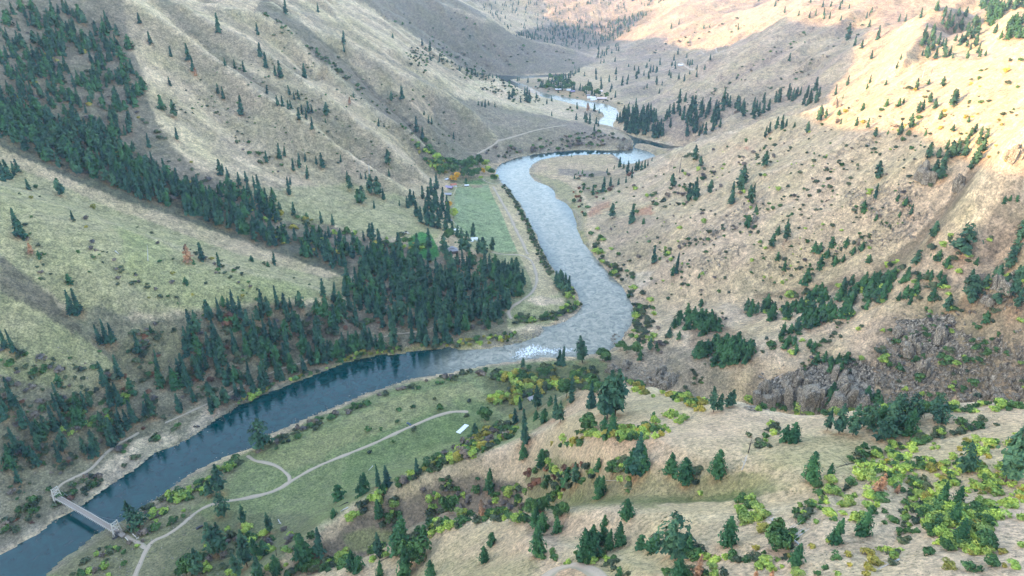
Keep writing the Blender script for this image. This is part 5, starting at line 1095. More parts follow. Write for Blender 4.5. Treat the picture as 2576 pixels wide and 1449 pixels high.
print('lists', len(TREES), len(SHRUBS), round(time.time() - T0, 1))

def resolve(L):
    a = np.array([(q[0], q[1], q[2]) for q in L], float)
    x, y, z = G.cast(a[:, 0], a[:, 1], n=1100)
    d = y * CP - (z - CAM_H) * SP; horiz = np.hypot(x, y); cosd = horiz / np.sqrt(horiz ** 2 + (z - CAM_H) ** 2)
    return a, x, y, z, d, cosd
a, tx, ty, tz, td, tcos = resolve(TREES)
TH = a[:, 2] * td / FQ / np.maximum(tcos, 0.5)
LIM = {'fir': (3, 44), 'pine': (3, 46), 'young': (1.5, 26), 'broad': (4, 44), 'deadpine': (2, 26), 'gold': (4, 26), 'yellowgreen': (4, 26), 'cotton': (3, 28)}
okt = ~np.isnan(tx) & (tz > 0.5)
for i in range(len(TREES)):
    lo, hi = LIM[TREES[i][3]]; TH[i] = min(max(TH[i], lo), hi)
PXH = TH / np.maximum(td, 1) * FQ
vis_in = (a[:, 0] > -20) & (a[:, 0] < 2596) & (a[:, 1] < 1475)
CON = ('fir', 'pine', 'young', 'broad', 'deadpine'); 
con_idx = [i for i in range(len(TREES)) if okt[i] and TREES[i][3] in CON]
con_idx.sort(key=lambda i: -PXH[i] * (1 if vis_in[i] else 0.1)); IND = set(con_idx[:298])
for i in range(len(TREES)):
    if okt[i] and TREES[i][3] not in CON: IND.add(i)
ORD = ['first', 'second', 'third', 'fourth', 'fifth', 'sixth', 'seventh', 'eighth', 'ninth', 'tenth', 'eleventh', 'twelfth', 'thirteenth', 'fourteenth', 'fifteenth', 'sixteenth', 'seventeenth', 'eighteenth', 'nineteenth', 'twentieth']
def ordinal(n, tot):
    if tot == 1: return 'the only one'
    if n == 0: return 'leftmost such'
    if n == tot - 1: return 'rightmost such'
    k = n + 1
    return (ORD[k - 1] if k <= 20 else '%d%s' % (k, {1: 'st', 2: 'nd', 3: 'rd'}.get(k % 10, 'th'))) + ' from left'
def size_word(px): return 'large' if px > 66 else ('mid-sized' if px > 40 else 'small')
# group by (look, size, region) so that every label names one plant
grp = {}
for i in sorted(IND, key=lambda i: TREES[i][0]):
    grp.setdefault((TREES[i][3], size_word(PXH[i]), TREES[i][4]), []).append(i)
TLAB = {}
for (k, sz, rgn), li in grp.items():
    for n, i in enumerate(li): TLAB[i] = '%s %s %s, %s' % (sz, WORD[k][0], REGION[rgn], ordinal(n, len(li)))
rr = random.Random(11)
for i in sorted(IND):
    k = TREES[i][3]; tr_me, cr_me = KIT[k][rr.randrange(len(KIT[k]))]; h = TH[i]
    e = empty(WORD[k][1], (tx[i], ty[i], gz(tx[i], ty[i]) - 0.15), rr.random() * 6.28)
    w = rr.uniform(0.74, 1.16); e.rotation_euler = (rr.gauss(0, .035), rr.gauss(0, .035), rr.random() * 6.28); e.scale = (h * w, h * w, h)
    tag(e, TLAB[i], WORD[k][2], 'conifers scattered over the canyon' if k in CON else 'leafy trees of the valley')
    link(bpy.data.objects.new('trunk', tr_me), e); link(bpy.data.objects.new('crown', cr_me), e)
print('individual trees', len(IND), round(time.time() - T0, 1))

# the remaining conifers: one far-off mass
def merge(templates, items, name, mats, label, cat, smooth=False):
    Vs = []; Fs = []; off = 0; mi = []
    for (ti, x, y, z, sx, sz, rz, m) in items:
        V_, F_ = templates[ti]; c, s = math.cos(rz), math.sin(rz)
        W = np.empty_like(V_); W[:, 0] = (V_[:, 0] * c - V_[:, 1] * s) * sx + x; W[:, 1] = (V_[:, 0] * s + V_[:, 1] * c) * sx + y; W[:, 2] = V_[:, 2] * sz + z
        Vs.append(W); Fs.append(F_ + off); off += len(V_); mi.append(np.full(len(F_), m, np.int32))
    me = np_mesh(name, np.concatenate(Vs), np.concatenate(Fs), None, smooth)
    for m in mats: me.materials.append(m)
    mi = np.concatenate(mi)
    if len(mi) == len(me.polygons): me.polygons.foreach_set('material_index', mi)
    return tag(link(bpy.data.objects.new(name, me)), label, cat, None, 'stuff')
LT = [conifer(100 + i, 13, 6, 2, 0.075, P_FIR, base=0.06, gap=0.1) for i in range(4)] + [conifer(110 + i, 11, 6, 2, 0.085, P_PINE, base=0.18, gap=0.2, droop=0.1) for i in range(3)] + [conifer(120 + i, 10, 7, 2, 0.085, P_YOUNG, base=0.03, gap=0.1) for i in range(3)]
LT += [conifer(130 + i, 7, 5, 1, 0.13, P_FIR, base=0.05, gap=0.05) for i in range(3)]
items = []
for i in con_idx:
    if i in IND: continue
    k = TREES[i][3]; h = TH[i]
    ti = rr.randrange(4) if k == 'fir' else (4 + rr.randrange(3) if k in ('pine', 'broad', 'deadpine') else 7 + rr.randrange(3))
    if PXH[i] < 14: ti = 10 + rr.randrange(3)
    items.append((ti, tx[i], ty[i], tz[i] - 0.3, h * rr.uniform(0.9, 1.25), h, rr.random() * 6.28, {'fir': 0, 'pine': 1, 'broad': 1, 'young': 2, 'deadpine': 3}[k]))
merge(LT, items, 'conifer_forest', [M['pine_b'], M['pine'], M['young'], M['dead']], 'dense dark conifer woods in the side valleys and on the far slopes', 'forest')
print('forest', len(items), round(time.time() - T0, 1))

# shrubs
a2, sx_, sy_, sz_, sd_, sc_ = resolve(SHRUBS)
SW = np.clip(a2[:, 2] * sd_ / FQ, 0.8, 16); oks = ~np.isnan(sx_) & (sz_ > 0.5)
order = sorted([i for i in range(len(SHRUBS)) if oks[i]], key=lambda i: -(SW[i] / sd_[i]) * (1 if (0 < a2[i, 0] < 2576 and a2[i, 1] < 1460) else .1)); SI = set(order[:298])
SWORD = {'lime': 'bright lime green shrub', 'leaf': 'mid green leafy shrub', 'olive': 'dull olive shrub', 'yellow': 'yellow autumn shrub', 'red': 'reddish autumn shrub', 'twig': 'bare grey twiggy shrub'}
grp = {}
def ssz(i):
    p = SW[i] / sd_[i] * FQ
    return 'wide' if p > 36 else ('rounded' if p > 27 else 'low')
for i in sorted(SI, key=lambda i: SHRUBS[i][0]): grp.setdefault((SHRUBS[i][3], ssz(i), SHRUBS[i][4]), []).append(i)
for (k, z_, rgn), li in grp.items():
    for n, i in enumerate(li):
        o = bpy.data.objects.new('shrub', SHR[k][rr.randrange(3)]); link(o)
        o.location = (sx_[i], sy_[i], gz(sx_[i], sy_[i]) - 0.1); o.rotation_euler = (0, 0, rr.random() * 6.28); w = SW[i] * 0.85; o.scale = (w, w * rr.uniform(.8, 1.1), w * rr.uniform(0.6, 0.95))
        tag(o, '%s %s %s, %s' % (z_, SWORD[k], REGION[rgn], ordinal(n, len(li))), 'shrub', 'shrubs scattered over the slopes')
ST = [blob_tree(200 + i, 6, 22, 0.115, 0.6, 0.36, 0.46) for i in range(4)]
MI = {'lime': 0, 'leaf': 1, 'olive': 2, 'yellow': 3, 'red': 4, 'twig': 5}
items = [(rr.randrange(4), sx_[i], sy_[i], sz_[i] - 0.1, SW[i] * rr.uniform(.8, 1.0), SW[i] * rr.uniform(.55, .9), rr.random() * 6.28, MI[SHRUBS[i][3]]) for i in order if i not in SI]
merge(ST, items, 'undergrowth', [M[k] for k in ('lime', 'leaf', 'olive', 'yellow', 'red', 'twig')], 'low brush and bushes dotted over the slopes and river banks', 'undergrowth')
print('shrubs', len(items), round(time.time() - T0, 1))

# fallen needles under the trees
nx_ = np.array([(tx[i], ty[i], TH[i]) for i in range(len(TREES)) if okt[i] and PXH[i] > 22 and td[i] < 1300])
lit = np.zeros(X.shape)
cu, cv, _ = project(nx_[:, 0], nx_[:, 1], G.h(nx_[:, 0], nx_[:, 1]))
for (x_, y_, h_) in nx_:
    r_ = math.hypot(x_, y_); ia = np.searchsorted(AZ, math.atan2(x_, y_)); ir = int((math.log(r_) - LR[0]) / (LR[1] - LR[0]))
    ka = int(h_ * 0.3 / r_ / 0.00175) + 2; kr = int(h_ * 0.3 / r_ / (LR[1] - LR[0])) + 2
    sl = (slice(max(0, ia - ka), ia + ka), slice(max(0, ir - kr), ir + kr))
    dd = np.hypot(X[sl] - x_, Y[sl] - y_ + h_ * .05) / (h_ * 0.24 + .5)
    lit[sl] = np.maximum(lit[sl], np.clip(1.25 - dd, 0, 1))
paint(lit * np.clip(0.7 + fbm(X / 3, Y / 3, 2), 0, 1), LITTER, 0.62)

# ---------------------------------------------------------------- ground mesh
na, nr = X.shape
Xc = np.concatenate([np.full((na, 1), 0.0) + 0.5 * np.sin(AZ)[:, None], X], 1); Yc = np.concatenate([0.5 * np.cos(AZ)[:, None], Y], 1); Zc = np.concatenate([np.full((na, 1), Z[:, 0].mean()), Z], 1)
idx = np.arange(na * (nr + 1)).reshape(na, nr + 1); nxt = np.roll(idx, -1, 0)
F = np.stack([idx[:, :-1], idx[:, 1:], nxt[:, 1:], nxt[:, :-1]], -1).reshape(-1, 4)[:, ::-1]
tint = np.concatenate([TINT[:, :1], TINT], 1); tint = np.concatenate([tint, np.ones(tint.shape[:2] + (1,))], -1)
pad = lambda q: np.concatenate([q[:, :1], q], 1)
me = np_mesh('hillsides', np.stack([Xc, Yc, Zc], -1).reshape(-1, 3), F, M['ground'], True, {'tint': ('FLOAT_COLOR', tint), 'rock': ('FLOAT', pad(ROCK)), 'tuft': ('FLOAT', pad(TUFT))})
tag(link(bpy.data.objects.new('hillsides', me)), kind='structure')
print('ground mesh', round(time.time() - T0, 1))
# ================================================================ built things
def gpt(u, v):
    x, y, z = G.cast(np.array([u]), np.array([v])); return float(x[0]), float(y[0]), float(z[0])
def mpp(u, v):            # metres per picture unit at the ground there
    x, y, z = gpt(u, v); return (y * CP - (z - CAM_H) * SP) / FQ
def ang(u1, v1, u2, v2):
    a = gpt(u1, v1); b = gpt(u2, v2); return math.atan2(b[1] - a[1], b[0] - a[0])

# ---- footbridge (deck level about 9.5 m above the river)
DZ = 9.6
def atz(u, v, z): x, y, z = at_z(u, v, z); return Vector((float(x), float(y), float(z)))
BA = atz(145, 1252.5, DZ); BB = atz(295, 1338.5, DZ); bd = (BB - BA).normalized(); bn = Vector((-bd.y, bd.x, 0)); BL = (BB - BA).length
bridge = empty('suspension_bridge', (BA.x, BA.y, 0)); tag(bridge, 'narrow pale timber suspension bridge with two truss towers over the river', 'bridge')
O = Vector((BA.x, BA.y, 0))
def bp(t, s, z): return (BA + bd * t + bn * s) - O + Vector((0, 0, z - DZ))
HW = 1.9
dk = MB(); n = 46
e0 = -9.0; e1 = BL + 10
for i in range(int((e1 - e0) / 0.9)):
    t = e0 + i * 0.9; z = DZ + 0.5 * math.sin(max(0, min(1, t / BL)) * math.pi); dk.bar(bp(t, -HW, z), bp(t, HW, z), 0.80, 0.16)
dk.build('deck', M['plank'], bridge)
bm_ = MB(); rail = MB()
for i in range(int(BL / 2.2) + 1):
    t = i * 2.2; z = DZ + 0.5 * math.sin(max(0, min(1, t / BL)) * math.pi); bm_.bar(bp(t, -HW - 0.7, z - 0.35), bp(t, HW + 0.7, z - 0.35), 0.3, 0.35)
    for s in (-1, 1): rail.bar(bp(t, s * (HW + 0.15), z - .3), bp(t, s * (HW + 0.15), z + 1.35), 0.16); rail.bar(bp(t, s * (HW + .65), z - 0.35), bp(t, s * (HW + 0.15), z + 0.9), 0.12)
bm_.build('floor_beams', M['wood_pale'], bridge)
for s in (-1, 1):
    q = MB()
    for i in range(20):
        t0 = BL * i / 20; t1 = BL * (i + 1) / 20; za = DZ + 0.5 * math.sin(i / 20 * math.pi); zb = DZ + 0.5 * math.sin((i + 1) / 20 * math.pi)
        for h in (0.6, 1.3): q.bar(bp(t0, s * (HW + .15), za + h), bp(t1, s * (HW + .15), zb + h), 0.13)
        q.bar(bp(t0, s * (HW + .15), za + .1), bp(t1, s * (HW + .15), zb + 1.2), 0.08)
    if s < 0: q.v += rail.v and []; 
    q.build('railing', M['wood_pale'], bridge)
rail.build('railing_posts', M['wood_pale'], bridge)
TZ = 21.5
for t in (0.0, BL):
    tw = MB(); 
    for s in (-1, 1):
        g0 = gz(*(BA + bd * t + bn * s * 3.6).xy) - 0.5
        for o in (-1.0, 1.0):
            tw.bar(bp(t + o * 1.1, s * 3.7, g0), bp(t + o * 0.35, s * 2.5, TZ), 0.42, w2=0.32)
        for k in range(5):
            f0, f1 = k / 5, (k + 1) / 5; sg = 1 if k % 2 else -1; lo = g0
            pz = lambda f: lo + (TZ - lo) * f; px_ = lambda f: s * (3.7 - 1.2 * f); py = lambda f, o: t + o * (1.1 - 0.75 * f)
            tw.bar(bp(py(f0, sg), px_(f0), pz(f0)), bp(py(f1, -sg), px_(f1), pz(f1)), 0.2)
    for z in (DZ + 4.2, TZ - 0.6, TZ - 3.6): tw.bar(bp(t, -3.0, z), bp(t, 3.0, z), 0.36, 0.42)
    for za, zb in ((DZ + 4.2, TZ - 3.6), (TZ - 3.6, TZ - 0.6)):
        tw.bar(bp(t, -2.8, za), bp(t, 2.6, zb), 0.26); tw.bar(bp(t, 2.8, za), bp(t, -2.6, zb), 0.26)
    for s in (-1, 1): tw.bar(bp(t, s * 3.4, DZ - 1), bp(t, 0, DZ - 3.5 if False else DZ - 1.0), 0.45)
    tw.build('tower', M['wood_pale'], bridge)
for s in (-1, 1):
    c = MB(); hg = MB(); zf = lambda f: DZ + 2.0 + (TZ - DZ - 1.8) * (2 * f - 1) ** 2
    for i in range(26):
        f0, f1 = i / 26, (i + 1) / 26; c.bar(bp(BL * f0, s * 2.35, zf(f0)), bp(BL * f1, s * 2.35, zf(f1)), 0.10, n=5)
        if i: hg.bar(bp(BL * f0, s * 2.35, zf(f0)), bp(BL * f0, s * 2.35, DZ), 0.045, n=3)
    c.bar(bp(0, s * 2.4, TZ), bp(-17, s * 4.5, DZ + .5), 0.10, n=5); c.bar(bp(BL, s * 2.4, TZ), bp(BL + 17, s * 4.5, DZ - .3), 0.10, n=5)
    cb = c.build('main_cable', M['steel'], bridge); hg.build('hangers', M['steel'], cb)

def rail_piece(u1, v1, u2, v2, label):
    a = gpt(u1, v1); b = gpt(u2, v2); e = empty('guard_rail', a); tag(e, label, 'guard rail')
    q = MB(); d = Vector(b) - Vector(a); q.bar((0, 0, 0.95), tuple(d + Vector((0, 0, .95))), 0.45, 0.55); q.build('beam', M['wood_pale'], e)
    q = MB()
    for f in (0.06, 0.5, 0.94): q.bar(tuple(d * f - Vector((0, 0, .3))), tuple(d * f + Vector((0, 0, .9))), 0.28)
    q.build('post', M['wood_pale'], e)
rail_piece(334, 1345, 343, 1353, 'cream timber guard rail by the bridge approach, on its right side')
rail_piece(316, 1354, 324, 1363, 'cream timber guard rail by the bridge approach, on its left side')
sg = gpt(347, 1357); e = empty('notice_board', sg); tag(e, 'small pale notice board beside the bridge approach road', 'sign')
MB().box((0, 0, 1.6), (2.0, 0.12, 1.1), 0.5).build('board', M['wood_pale'], e); MB().bar((-.7, -.4, -.3), (-.7, -.4, 1.6), .16).bar((.7, .4, -.3), (.7, .4, 1.6), .16).build('posts', M['wood_pale'], e)

# ---- vehicles
def pickup(u, v, yaw, col, label, L=5.4, wd=1.9):
    x, y, z = gpt(u, v); e = empty('parked_pickup', (x, y, z), yaw); tag(e, label, 'pickup truck')
    mt = mat_plain('car_paint_' + label.split()[0], col, 0.35, 0.5, var=0.05)
    b = MB(); b.box((0, 0, 0.78), (L, wd, 0.56), top=0.97); b.box((L * .32, 0, 1.12), (L * .32, wd * .94, 0.2), top=.93); 
    for s in (-1, 1): b.box((-L * .30, s * wd * .45, 1.14), (L * .38, 0.1, 0.3))
    b.box((-L * .48, 0, 1.14), (.1, wd * .9, 0.3)); b.build('body', mt, e)
    MB().box((L * .02, 0, 1.45), (L * .30, wd * .88, 0.66), top=.76).build('cab', mt, e)
    MB().box((L * .02, 0, 1.47), (L * .285, wd * .90, 0.36), top=.86).build('windows', M['glass'], e)
    for sx in (-1, 1):
        for s in (-1, 1):
            w = MB(); w.bar((sx * L * .31, s * wd * .40, .4), (sx * L * .31, s * wd * .53, .4), .78, n=14); wo = w.build('wheel', M['charred'], e)
            MB().bar((sx * L * .31, s * wd * .53, .4), (sx * L * .31, s * wd * .545, .4), .4, n=10).build('rim', M['steel'], wo)
def buggy(u, v, yaw, label, L=2.6):
    x, y, z = gpt(u, v); e = empty('off_road_buggy', (x, y, z), yaw); tag(e, label, 'buggy')
    MB().box((0, 0, .62), (L, 1.1, .4), top=.85).box((L * .3, 0, .85), (L * .3, .9, .2), top=.8).build('body', M['charred'], e)
    q = MB()
    for sx in (-.35, .2):
        for s in (-.5, .5): q.bar((sx * L, s, .7), (sx * L * .8, s * .85, 1.75), .09)
    q.box((-.15, 0, 1.78), (L * .52, .95, .08)); q.build('roll_cage', M['charred'], e)
    MB().box((-.1, 0, .95), (.5, .9, .35), top=.8).build('seat', M['steel'], e)
    for sx in (-1, 1):
        for s in (-1, 1): MB().bar((sx * L * .36, s * .5, .36), (sx * L * .36, s * .78, .36), .7, n=12).build('wheel', M['charred'], e)
pickup(1029, 1068, ang(1024, 1064, 1036, 1071), (0.06, 0.10, 0.14), 'slate blue pickup truck parked on the green flat beside the dirt road', 6.2)
pickup(502, 1328, ang(496, 1330, 508, 1324), (0.03, 0.028, 0.03), 'black pickup truck parked on the grass near the bridge junction', 5.8)
buggy(489.5, 1074, 2.9, 'small black buggy on the sand above the river, left of its twin', 2.6)
buggy(498.5, 1074, 0.2, 'black buggy on the sand above the river, right of its twin', 3.6)

# ---- houses
def house(u, v, yaw, L, Wd, hw, hr, wall, roof, label, name='ranch_house', hip=False, tiers=1, chim=False, cat='house', win=3):
    x, y, z = gpt(u, v); z = min(z, gz(x + 3, y), gz(x - 3, y)) - 0.1; e = empty(name, (x, y, z), yaw); tag(e, label, cat)
    MB().box((0, 0, hw / 2 - .3), (L, Wd, hw + .6)).build('wall', wall, e)
    def roofmb(z0, l, w, h, over):
        q = MB(); a = l / 2 + over; b = w / 2 + over; r = max(0.3, a - b) if hip else a; th = .18
        vs = [(-a, -b, z0), (a, -b, z0), (a, b, z0), (-a, b, z0), (-r if hip else -a, 0, z0 + h), (r if hip else a, 0, z0 + h)]
        vs += [(p[0], p[1], p[2] - th) for p in vs[:4]]
        return q.add(vs, [(0, 1, 5, 4), (2, 3, 4, 5), (1, 2, 5), (3, 0, 4), (6, 9, 8, 7), (0, 6, 7, 1), (1, 7, 8, 2), (2, 8, 9, 3), (3, 9, 6, 0)])
    rf = roofmb(hw + .02, L, Wd, hr, .9).build('roof', roof, e)
    if tiers > 1:
        MB().box((0, 0, hw + hr * .62), (L * .42, Wd * .42, hr * .5)).build('lantern', wall, rf)
        roofmb(hw + hr * .85, L * .42, Wd * .42, hr * .55, .7).build('upper_roof', roof, rf)
    if chim: MB().box((L * .2, Wd * .12, hw + hr * .8), (.9, .9, 2.2)).build('chimney', M['rock'], rf)
    for k in range(win):
        px_ = -L / 2 + L * (k + .5) / win
        for s in (-1, 1):
            wq = MB().box((px_, s * (Wd / 2 + .03), hw * .55), (1.3, .1, 1.3)).build('window', M['glass'], e)
            MB().box((px_, s * (Wd / 2 + .04), hw * .55 - .75), (1.6, .16, .12)).build('sill', M['wood_pale'], wq)
    MB().box((L / 2 + .03, 0, 1.05), (.1, 1.1, 2.1)).build('door', M['deadwood'], e)
    return e
house(1137, 634, 0.25, 17, 12, 4.2, 4.6, M['log'], M['roof_grey'], 'dark log house with a two-tiered grey hip roof beside the bright lawn', 'log_house', True, 2, False, win=4)
MB_ = None
house(1130, 473, -0.35, 14, 9, 3.4, 2.8, M['log'], M['roof_mauve'], 'ranch house with a mauve metal roof above the green field', chim=True)
house(1141, 467, 0.5, 11, 8, 3.4, 3.0, M['white'], M['roof_red'], 'white-walled ranch house with a rusty red roof by the golden trees')
house(1127, 490, 0.1, 13, 9, 3.0, 2.4, M['log'], M['roof_grey'], 'low dark ranch house with a grey roof, lowest by the field fence')
house(1123, 452, 0.9, 7, 5, 2.6, 1.8, M['log'], M['roof_white'], 'small shed with a white roof left of the golden trees', 'garden_shed', cat='shed', win=1)
house(1174, 468, 0.2, 8, 4.5, 2.4, 1.4, M['log'], M['roof_white'], 'open shed with a pale roof at the head of the green field', 'field_shed', cat='shed', win=1)
house(1128, 557, 0.4, 9, 6, 2.8, 2.2, M['log'], M['roof_mauve'], 'cabin with a mauve roof between the trees and the field edge', 'cabin', cat='cabin', win=2)
house(1147, 579, 0.3, 7, 5, 2.6, 1.6, M['log'], M['roof_white'], 'small white-roofed cabin below the lower corner of the field', 'cabin', cat='cabin', win=1)
house(1193, 602, 0.2, 10, 6, 2.6, 2.4, M['white'], M['roof_white'], 'pale blue-white tent-like shed by the pines at the field foot', 'canvas_shed', cat='shed', win=1)
house(1185, 606, 1.1, 6, 5, 2.4, 2.0, M['white'], M['roof_white'], 'smaller white shed left of the tent-like shed at the field foot', 'canvas_shed', cat='shed', win=1)
house(1337, 1006, 0.5, 6, 5, 2.6, 3.2, M['log'], M['roof_grey'], 'cabin with a steep pale grey roof behind the pine at the canyon mouth', 'cabin', cat='cabin', win=2)
house(1061, 662, 0.3, 5, 4, 2.2, 1.5, M['log'], M['roof_grey'], 'tiny grey-roofed shed below the bright green lawn', 'garden_shed', cat='shed', win=1)
for k, (u, v, yaw, L, Wd, rf, lb) in enumerate([(1404, 227, 0.1, 20, 12, 'roof_white', 'white-roofed farmhouse in the far grove, leftmost of the far ranch'), (1431, 228, 0, 16, 10, 'roof_white', 'white-roofed farmhouse in the far grove, second from the left'),
     (1440, 232, 0.4, 15, 11, 'roof_mauve', 'grey-mauve gabled farmhouse in the far grove'), (1483, 247, 0, 16, 9, 'roof_white', 'long low white shed at the far ranch, left of a pair'), (1491, 248, 0, 18, 9, 'roof_white', 'long low white shed at the far ranch, right of a pair'),
     (1493, 252, 0, 20, 7, 'roof_white', 'low pale shed in front of the far ranch pair'), (1514, 249.5, 0, 32, 12, 'roof_pink', 'long pale pink barn roof, rightmost at the far ranch'), (1511, 231, 0.1, 14, 8, 'roof_pink', 'small pink-roofed hut on the terrace behind the far ranch'), (1480, 242, 0.2, 11, 9, 'roof_grey', 'small grey gabled hut behind the far white sheds'), (1712, 165, 0, 16, 9, 'roof_white', 'lone white hut on the pale far terrace')]):
    house(u, v, yaw, L, Wd, 3.6, 3.0, M['white'] if k % 2 else M['log'], M[rf], lb, 'farm_building', cat='farm building', win=3)

# ---- seven long white tilted panels
pa = gpt(1173.3, 1071.5); pb = gpt(1153.7, 1089.5); pd = Vector((pb[0] - pa[0], pb[1] - pa[1], 0)); yawp = math.atan2(pd.y, pd.x) + math.pi / 2
for k in range(7):
    f = k / 6; x = pa[0] + pd.x * f; y = pa[1] + pd.y * f; e = empty('white_panel', (x, y, gz(x, y)), yawp)
    tag(e, 'long white round-ended panel, %s of seven counted from the top of the row' % ORD[k], 'panel', 'slanting row of seven white panels')
    q = MB(); L = 5.4; w = pd.length / 6 * .66
    pts = [(L / 2 - w / 2 + w / 2 * math.cos(t), w / 2 * math.sin(t)) for t in np.linspace(-1.57, 1.57, 7)] + [(-L / 2 + w / 2 + w / 2 * math.cos(t), w / 2 * math.sin(t)) for t in np.linspace(1.57, 4.71, 7)]
    n_ = len(pts); vs = [(p[0], p[1], 1.0 + p[1] * .18) for p in pts] + [(p[0], p[1], .88 + p[1] * .18) for p in pts]
    q.add(vs, [tuple(range(n_)), tuple(range(2 * n_ - 1, n_ - 1, -1))] + [(i, n_ + i, n_ + (i + 1) % n_, (i + 1) % n_) for i in range(n_)]); q.build('board', M['white'], e)
    q = MB()
    for sx in (-1, 1):
        for s in (-1, 1): q.bar((sx * 1.8, s * .35, -.3), (sx * 1.8, s * .35, .95 + s * .06), .12)
    q.build('legs', M['charred'], e)

# ---- fences of the green field
def fence(pts, label, mat='wood_pale'):
    P = [Vector(gpt(*p)) for p in pts]; e = empty('field_fence', P[0]); tag(e, label, 'fence'); r = MB(); ps = MB()
    for a, b in zip(P[:-1], P[1:]):
        n = max(1, int((b - a).length / 6)); prev = None
        for i in range(n + 1):
            q = a + (b - a) * i / n; q.z = gz(q.x, q.y); q = q - P[0]
            ps.bar(q - Vector((0, 0, .4)), q + Vector((0, 0, 1.35)), .25)
            if prev is not None:
                for h in (.55, 1.15): r.bar(prev + Vector((0, 0, h)), q + Vector((0, 0, h)), .2)
            prev = q
    r.build('rails', M[mat], e); ps.build('posts', M[mat], e)
fence([(1139.6, 492.3), (1145, 480), (1149.4, 471), (1154, 470), (1160, 469.4), (1166, 463.4)], 'white rail fence along the upper left of the green field')
fence([(1137.3, 543.8), (1137.8, 555), (1148, 566.7), (1157, 573.5), (1169, 580)], 'pale curved rail fence at the lower left of the green field')
fence([(1215, 452), (1222, 457), (1240, 463), (1250, 464)], 'pale rail fence between the field head and the riverside trees')

# ---- dead wood
def fallen(u1, v1, u2, v2, mat, label, r=.28, branches=0, name='fallen_log', cat='log'):
    a = Vector(gpt(u1, v1)); b = Vector(gpt(u2, v2)); e = empty(name, a); tag(e, label, cat); d = b - a; q = MB()
    n = 4; pr = Vector((0, 0, r * .8))
    for i in range(1, n + 1):
        p = d * i / n; p.z = gz(a.x + p.x, a.y + p.y) - a.z + r * .8; q.bar(pr, p, 2 * r * (1.1 - .9 * (i - 1) / n), n=7, w2=2 * r * (1.1 - .9 * i / n)); pr = p
    if branches:
        rg = random.Random(int(u1)); dn = d.normalized(); sd_ = Vector((-dn.y, dn.x, 0))
        for i in range(branches):
            f = .15 + .8 * rg.random(); p = d * f; p.z = gz(a.x + p.x, a.y + p.y) - a.z + r; L = (1.1 - f) * d.length * (.15 + .25 * rg.random())
            q.bar(p, p + dn * L * .6 + sd_ * L * rg.choice((-1, 1)) + Vector((0, 0, L * rg.uniform(.0, .6))), r * .6, n=4, w2=r * .15)
    q.build('trunk', M[mat], e)
fallen(2010, 1370, 1936, 1302, 'deadwood', 'long bleached fallen pine with bare branches on the near slope', .26, 26, 'fallen_tree', 'fallen tree')
fallen(2262, 1408, 2208, 1433, 'deadwood', 'grey fallen log on the near slope at the bottom edge', .2, 6)
fallen(2157, 1165, 2099, 1180, 'charred', 'dark fallen log beside the lime shrubs on the near ridge', .22, 4)
fallen(875, 1265, 849, 1275, 'charred', 'dark fallen log at the foot of the near ridge, upper of two', .5)
fallen(876, 1277, 856, 1287, 'deadwood', 'grey fallen log at the foot of the near ridge, lower of two', .45)
fallen(1000, 1390, 944, 1418, 'charred', 'dark fallen log in the near gully', .35, 4)
fallen(938, 1172, 926, 1185, 'deadwood', 'short pale log on the grassy flat', .3)
fallen(700, 1308, 708, 1320, 'deadwood', 'broken white snag lying among bushes below the dirt road', .4, 5)
fallen(290, 632, 300, 640, 'deadwood', 'short bleached log on the left grassy spur', .5)
fallen(1950, 952, 1972, 940, 'deadwood', 'pale dead log on top of the canyon cliff', .3)
fallen(1500, 1207, 1566, 1212, 'deadwood', 'small heap of bleached branches on the near slope', .12, 8)
def snag(u, v, hpx, mat, label, lean=.03, nb=9):
    x, y, z = gpt(u, v); h = hpx * mpp(u, v) / .75; e = empty('snag', (x, y, z - .2)); tag(e, label, 'dead tree'); rg = random.Random(int(u * 7)); q = MB(); r = h * .022 + .05
    q.bar((0, 0, 0), (h * lean, 0, h * .55), 2 * r, n=7, w2=1.3 * r); q.bar((h * lean, 0, h * .55), (h * lean * 1.5, 0, h), 1.3 * r, n=7, w2=.3 * r)
    for i in range(nb):
        f = .35 + .6 * rg.random(); a = rg.random() * 6.28; L = h * .12 * (1.2 - f) * 2 * rg.random(); q.bar((h * lean * f, 0, h * f), (h * lean * f + L * math.cos(a), L * math.sin(a), h * f + L * .3), r * .5, n=4, w2=r * .15)
    q.build('trunk', M[mat], e)
snag(1882, 1140, 40, 'charred', 'black burnt snag standing on the near ridge')
snag(1866, 1182, 38, 'deadwood', 'bleached dead tree with spidery bare limbs on the near ridge', .1, 30)
snag(1709, 434, 30, 'charred', 'thin bare snag on the right ridge above the river pond', .02, 3)
snag(1868, 412, 16, 'charred', 'short bare snag high on the right ridge', .02, 4)
snag(2342, 187, 14, 'charred', 'dark stub of a snag on the sunlit ridge crest', .02, 2)
snag(2320, 195, 18, 'deadwood', 'thin pale snag on the sunlit ridge crest', .02, 2)
snag(696, 1398, 26, 'charred', 'dark snag among bushes on the lower flats', .02, 4)
snag(930, 445, 26, 'deadwood', 'bare grey snag on the left mountain foot', .0, 3)
snag(372, 655, 32, 'deadwood', 'thin bleached leaning snag on the left grassy spur', .12, 2)
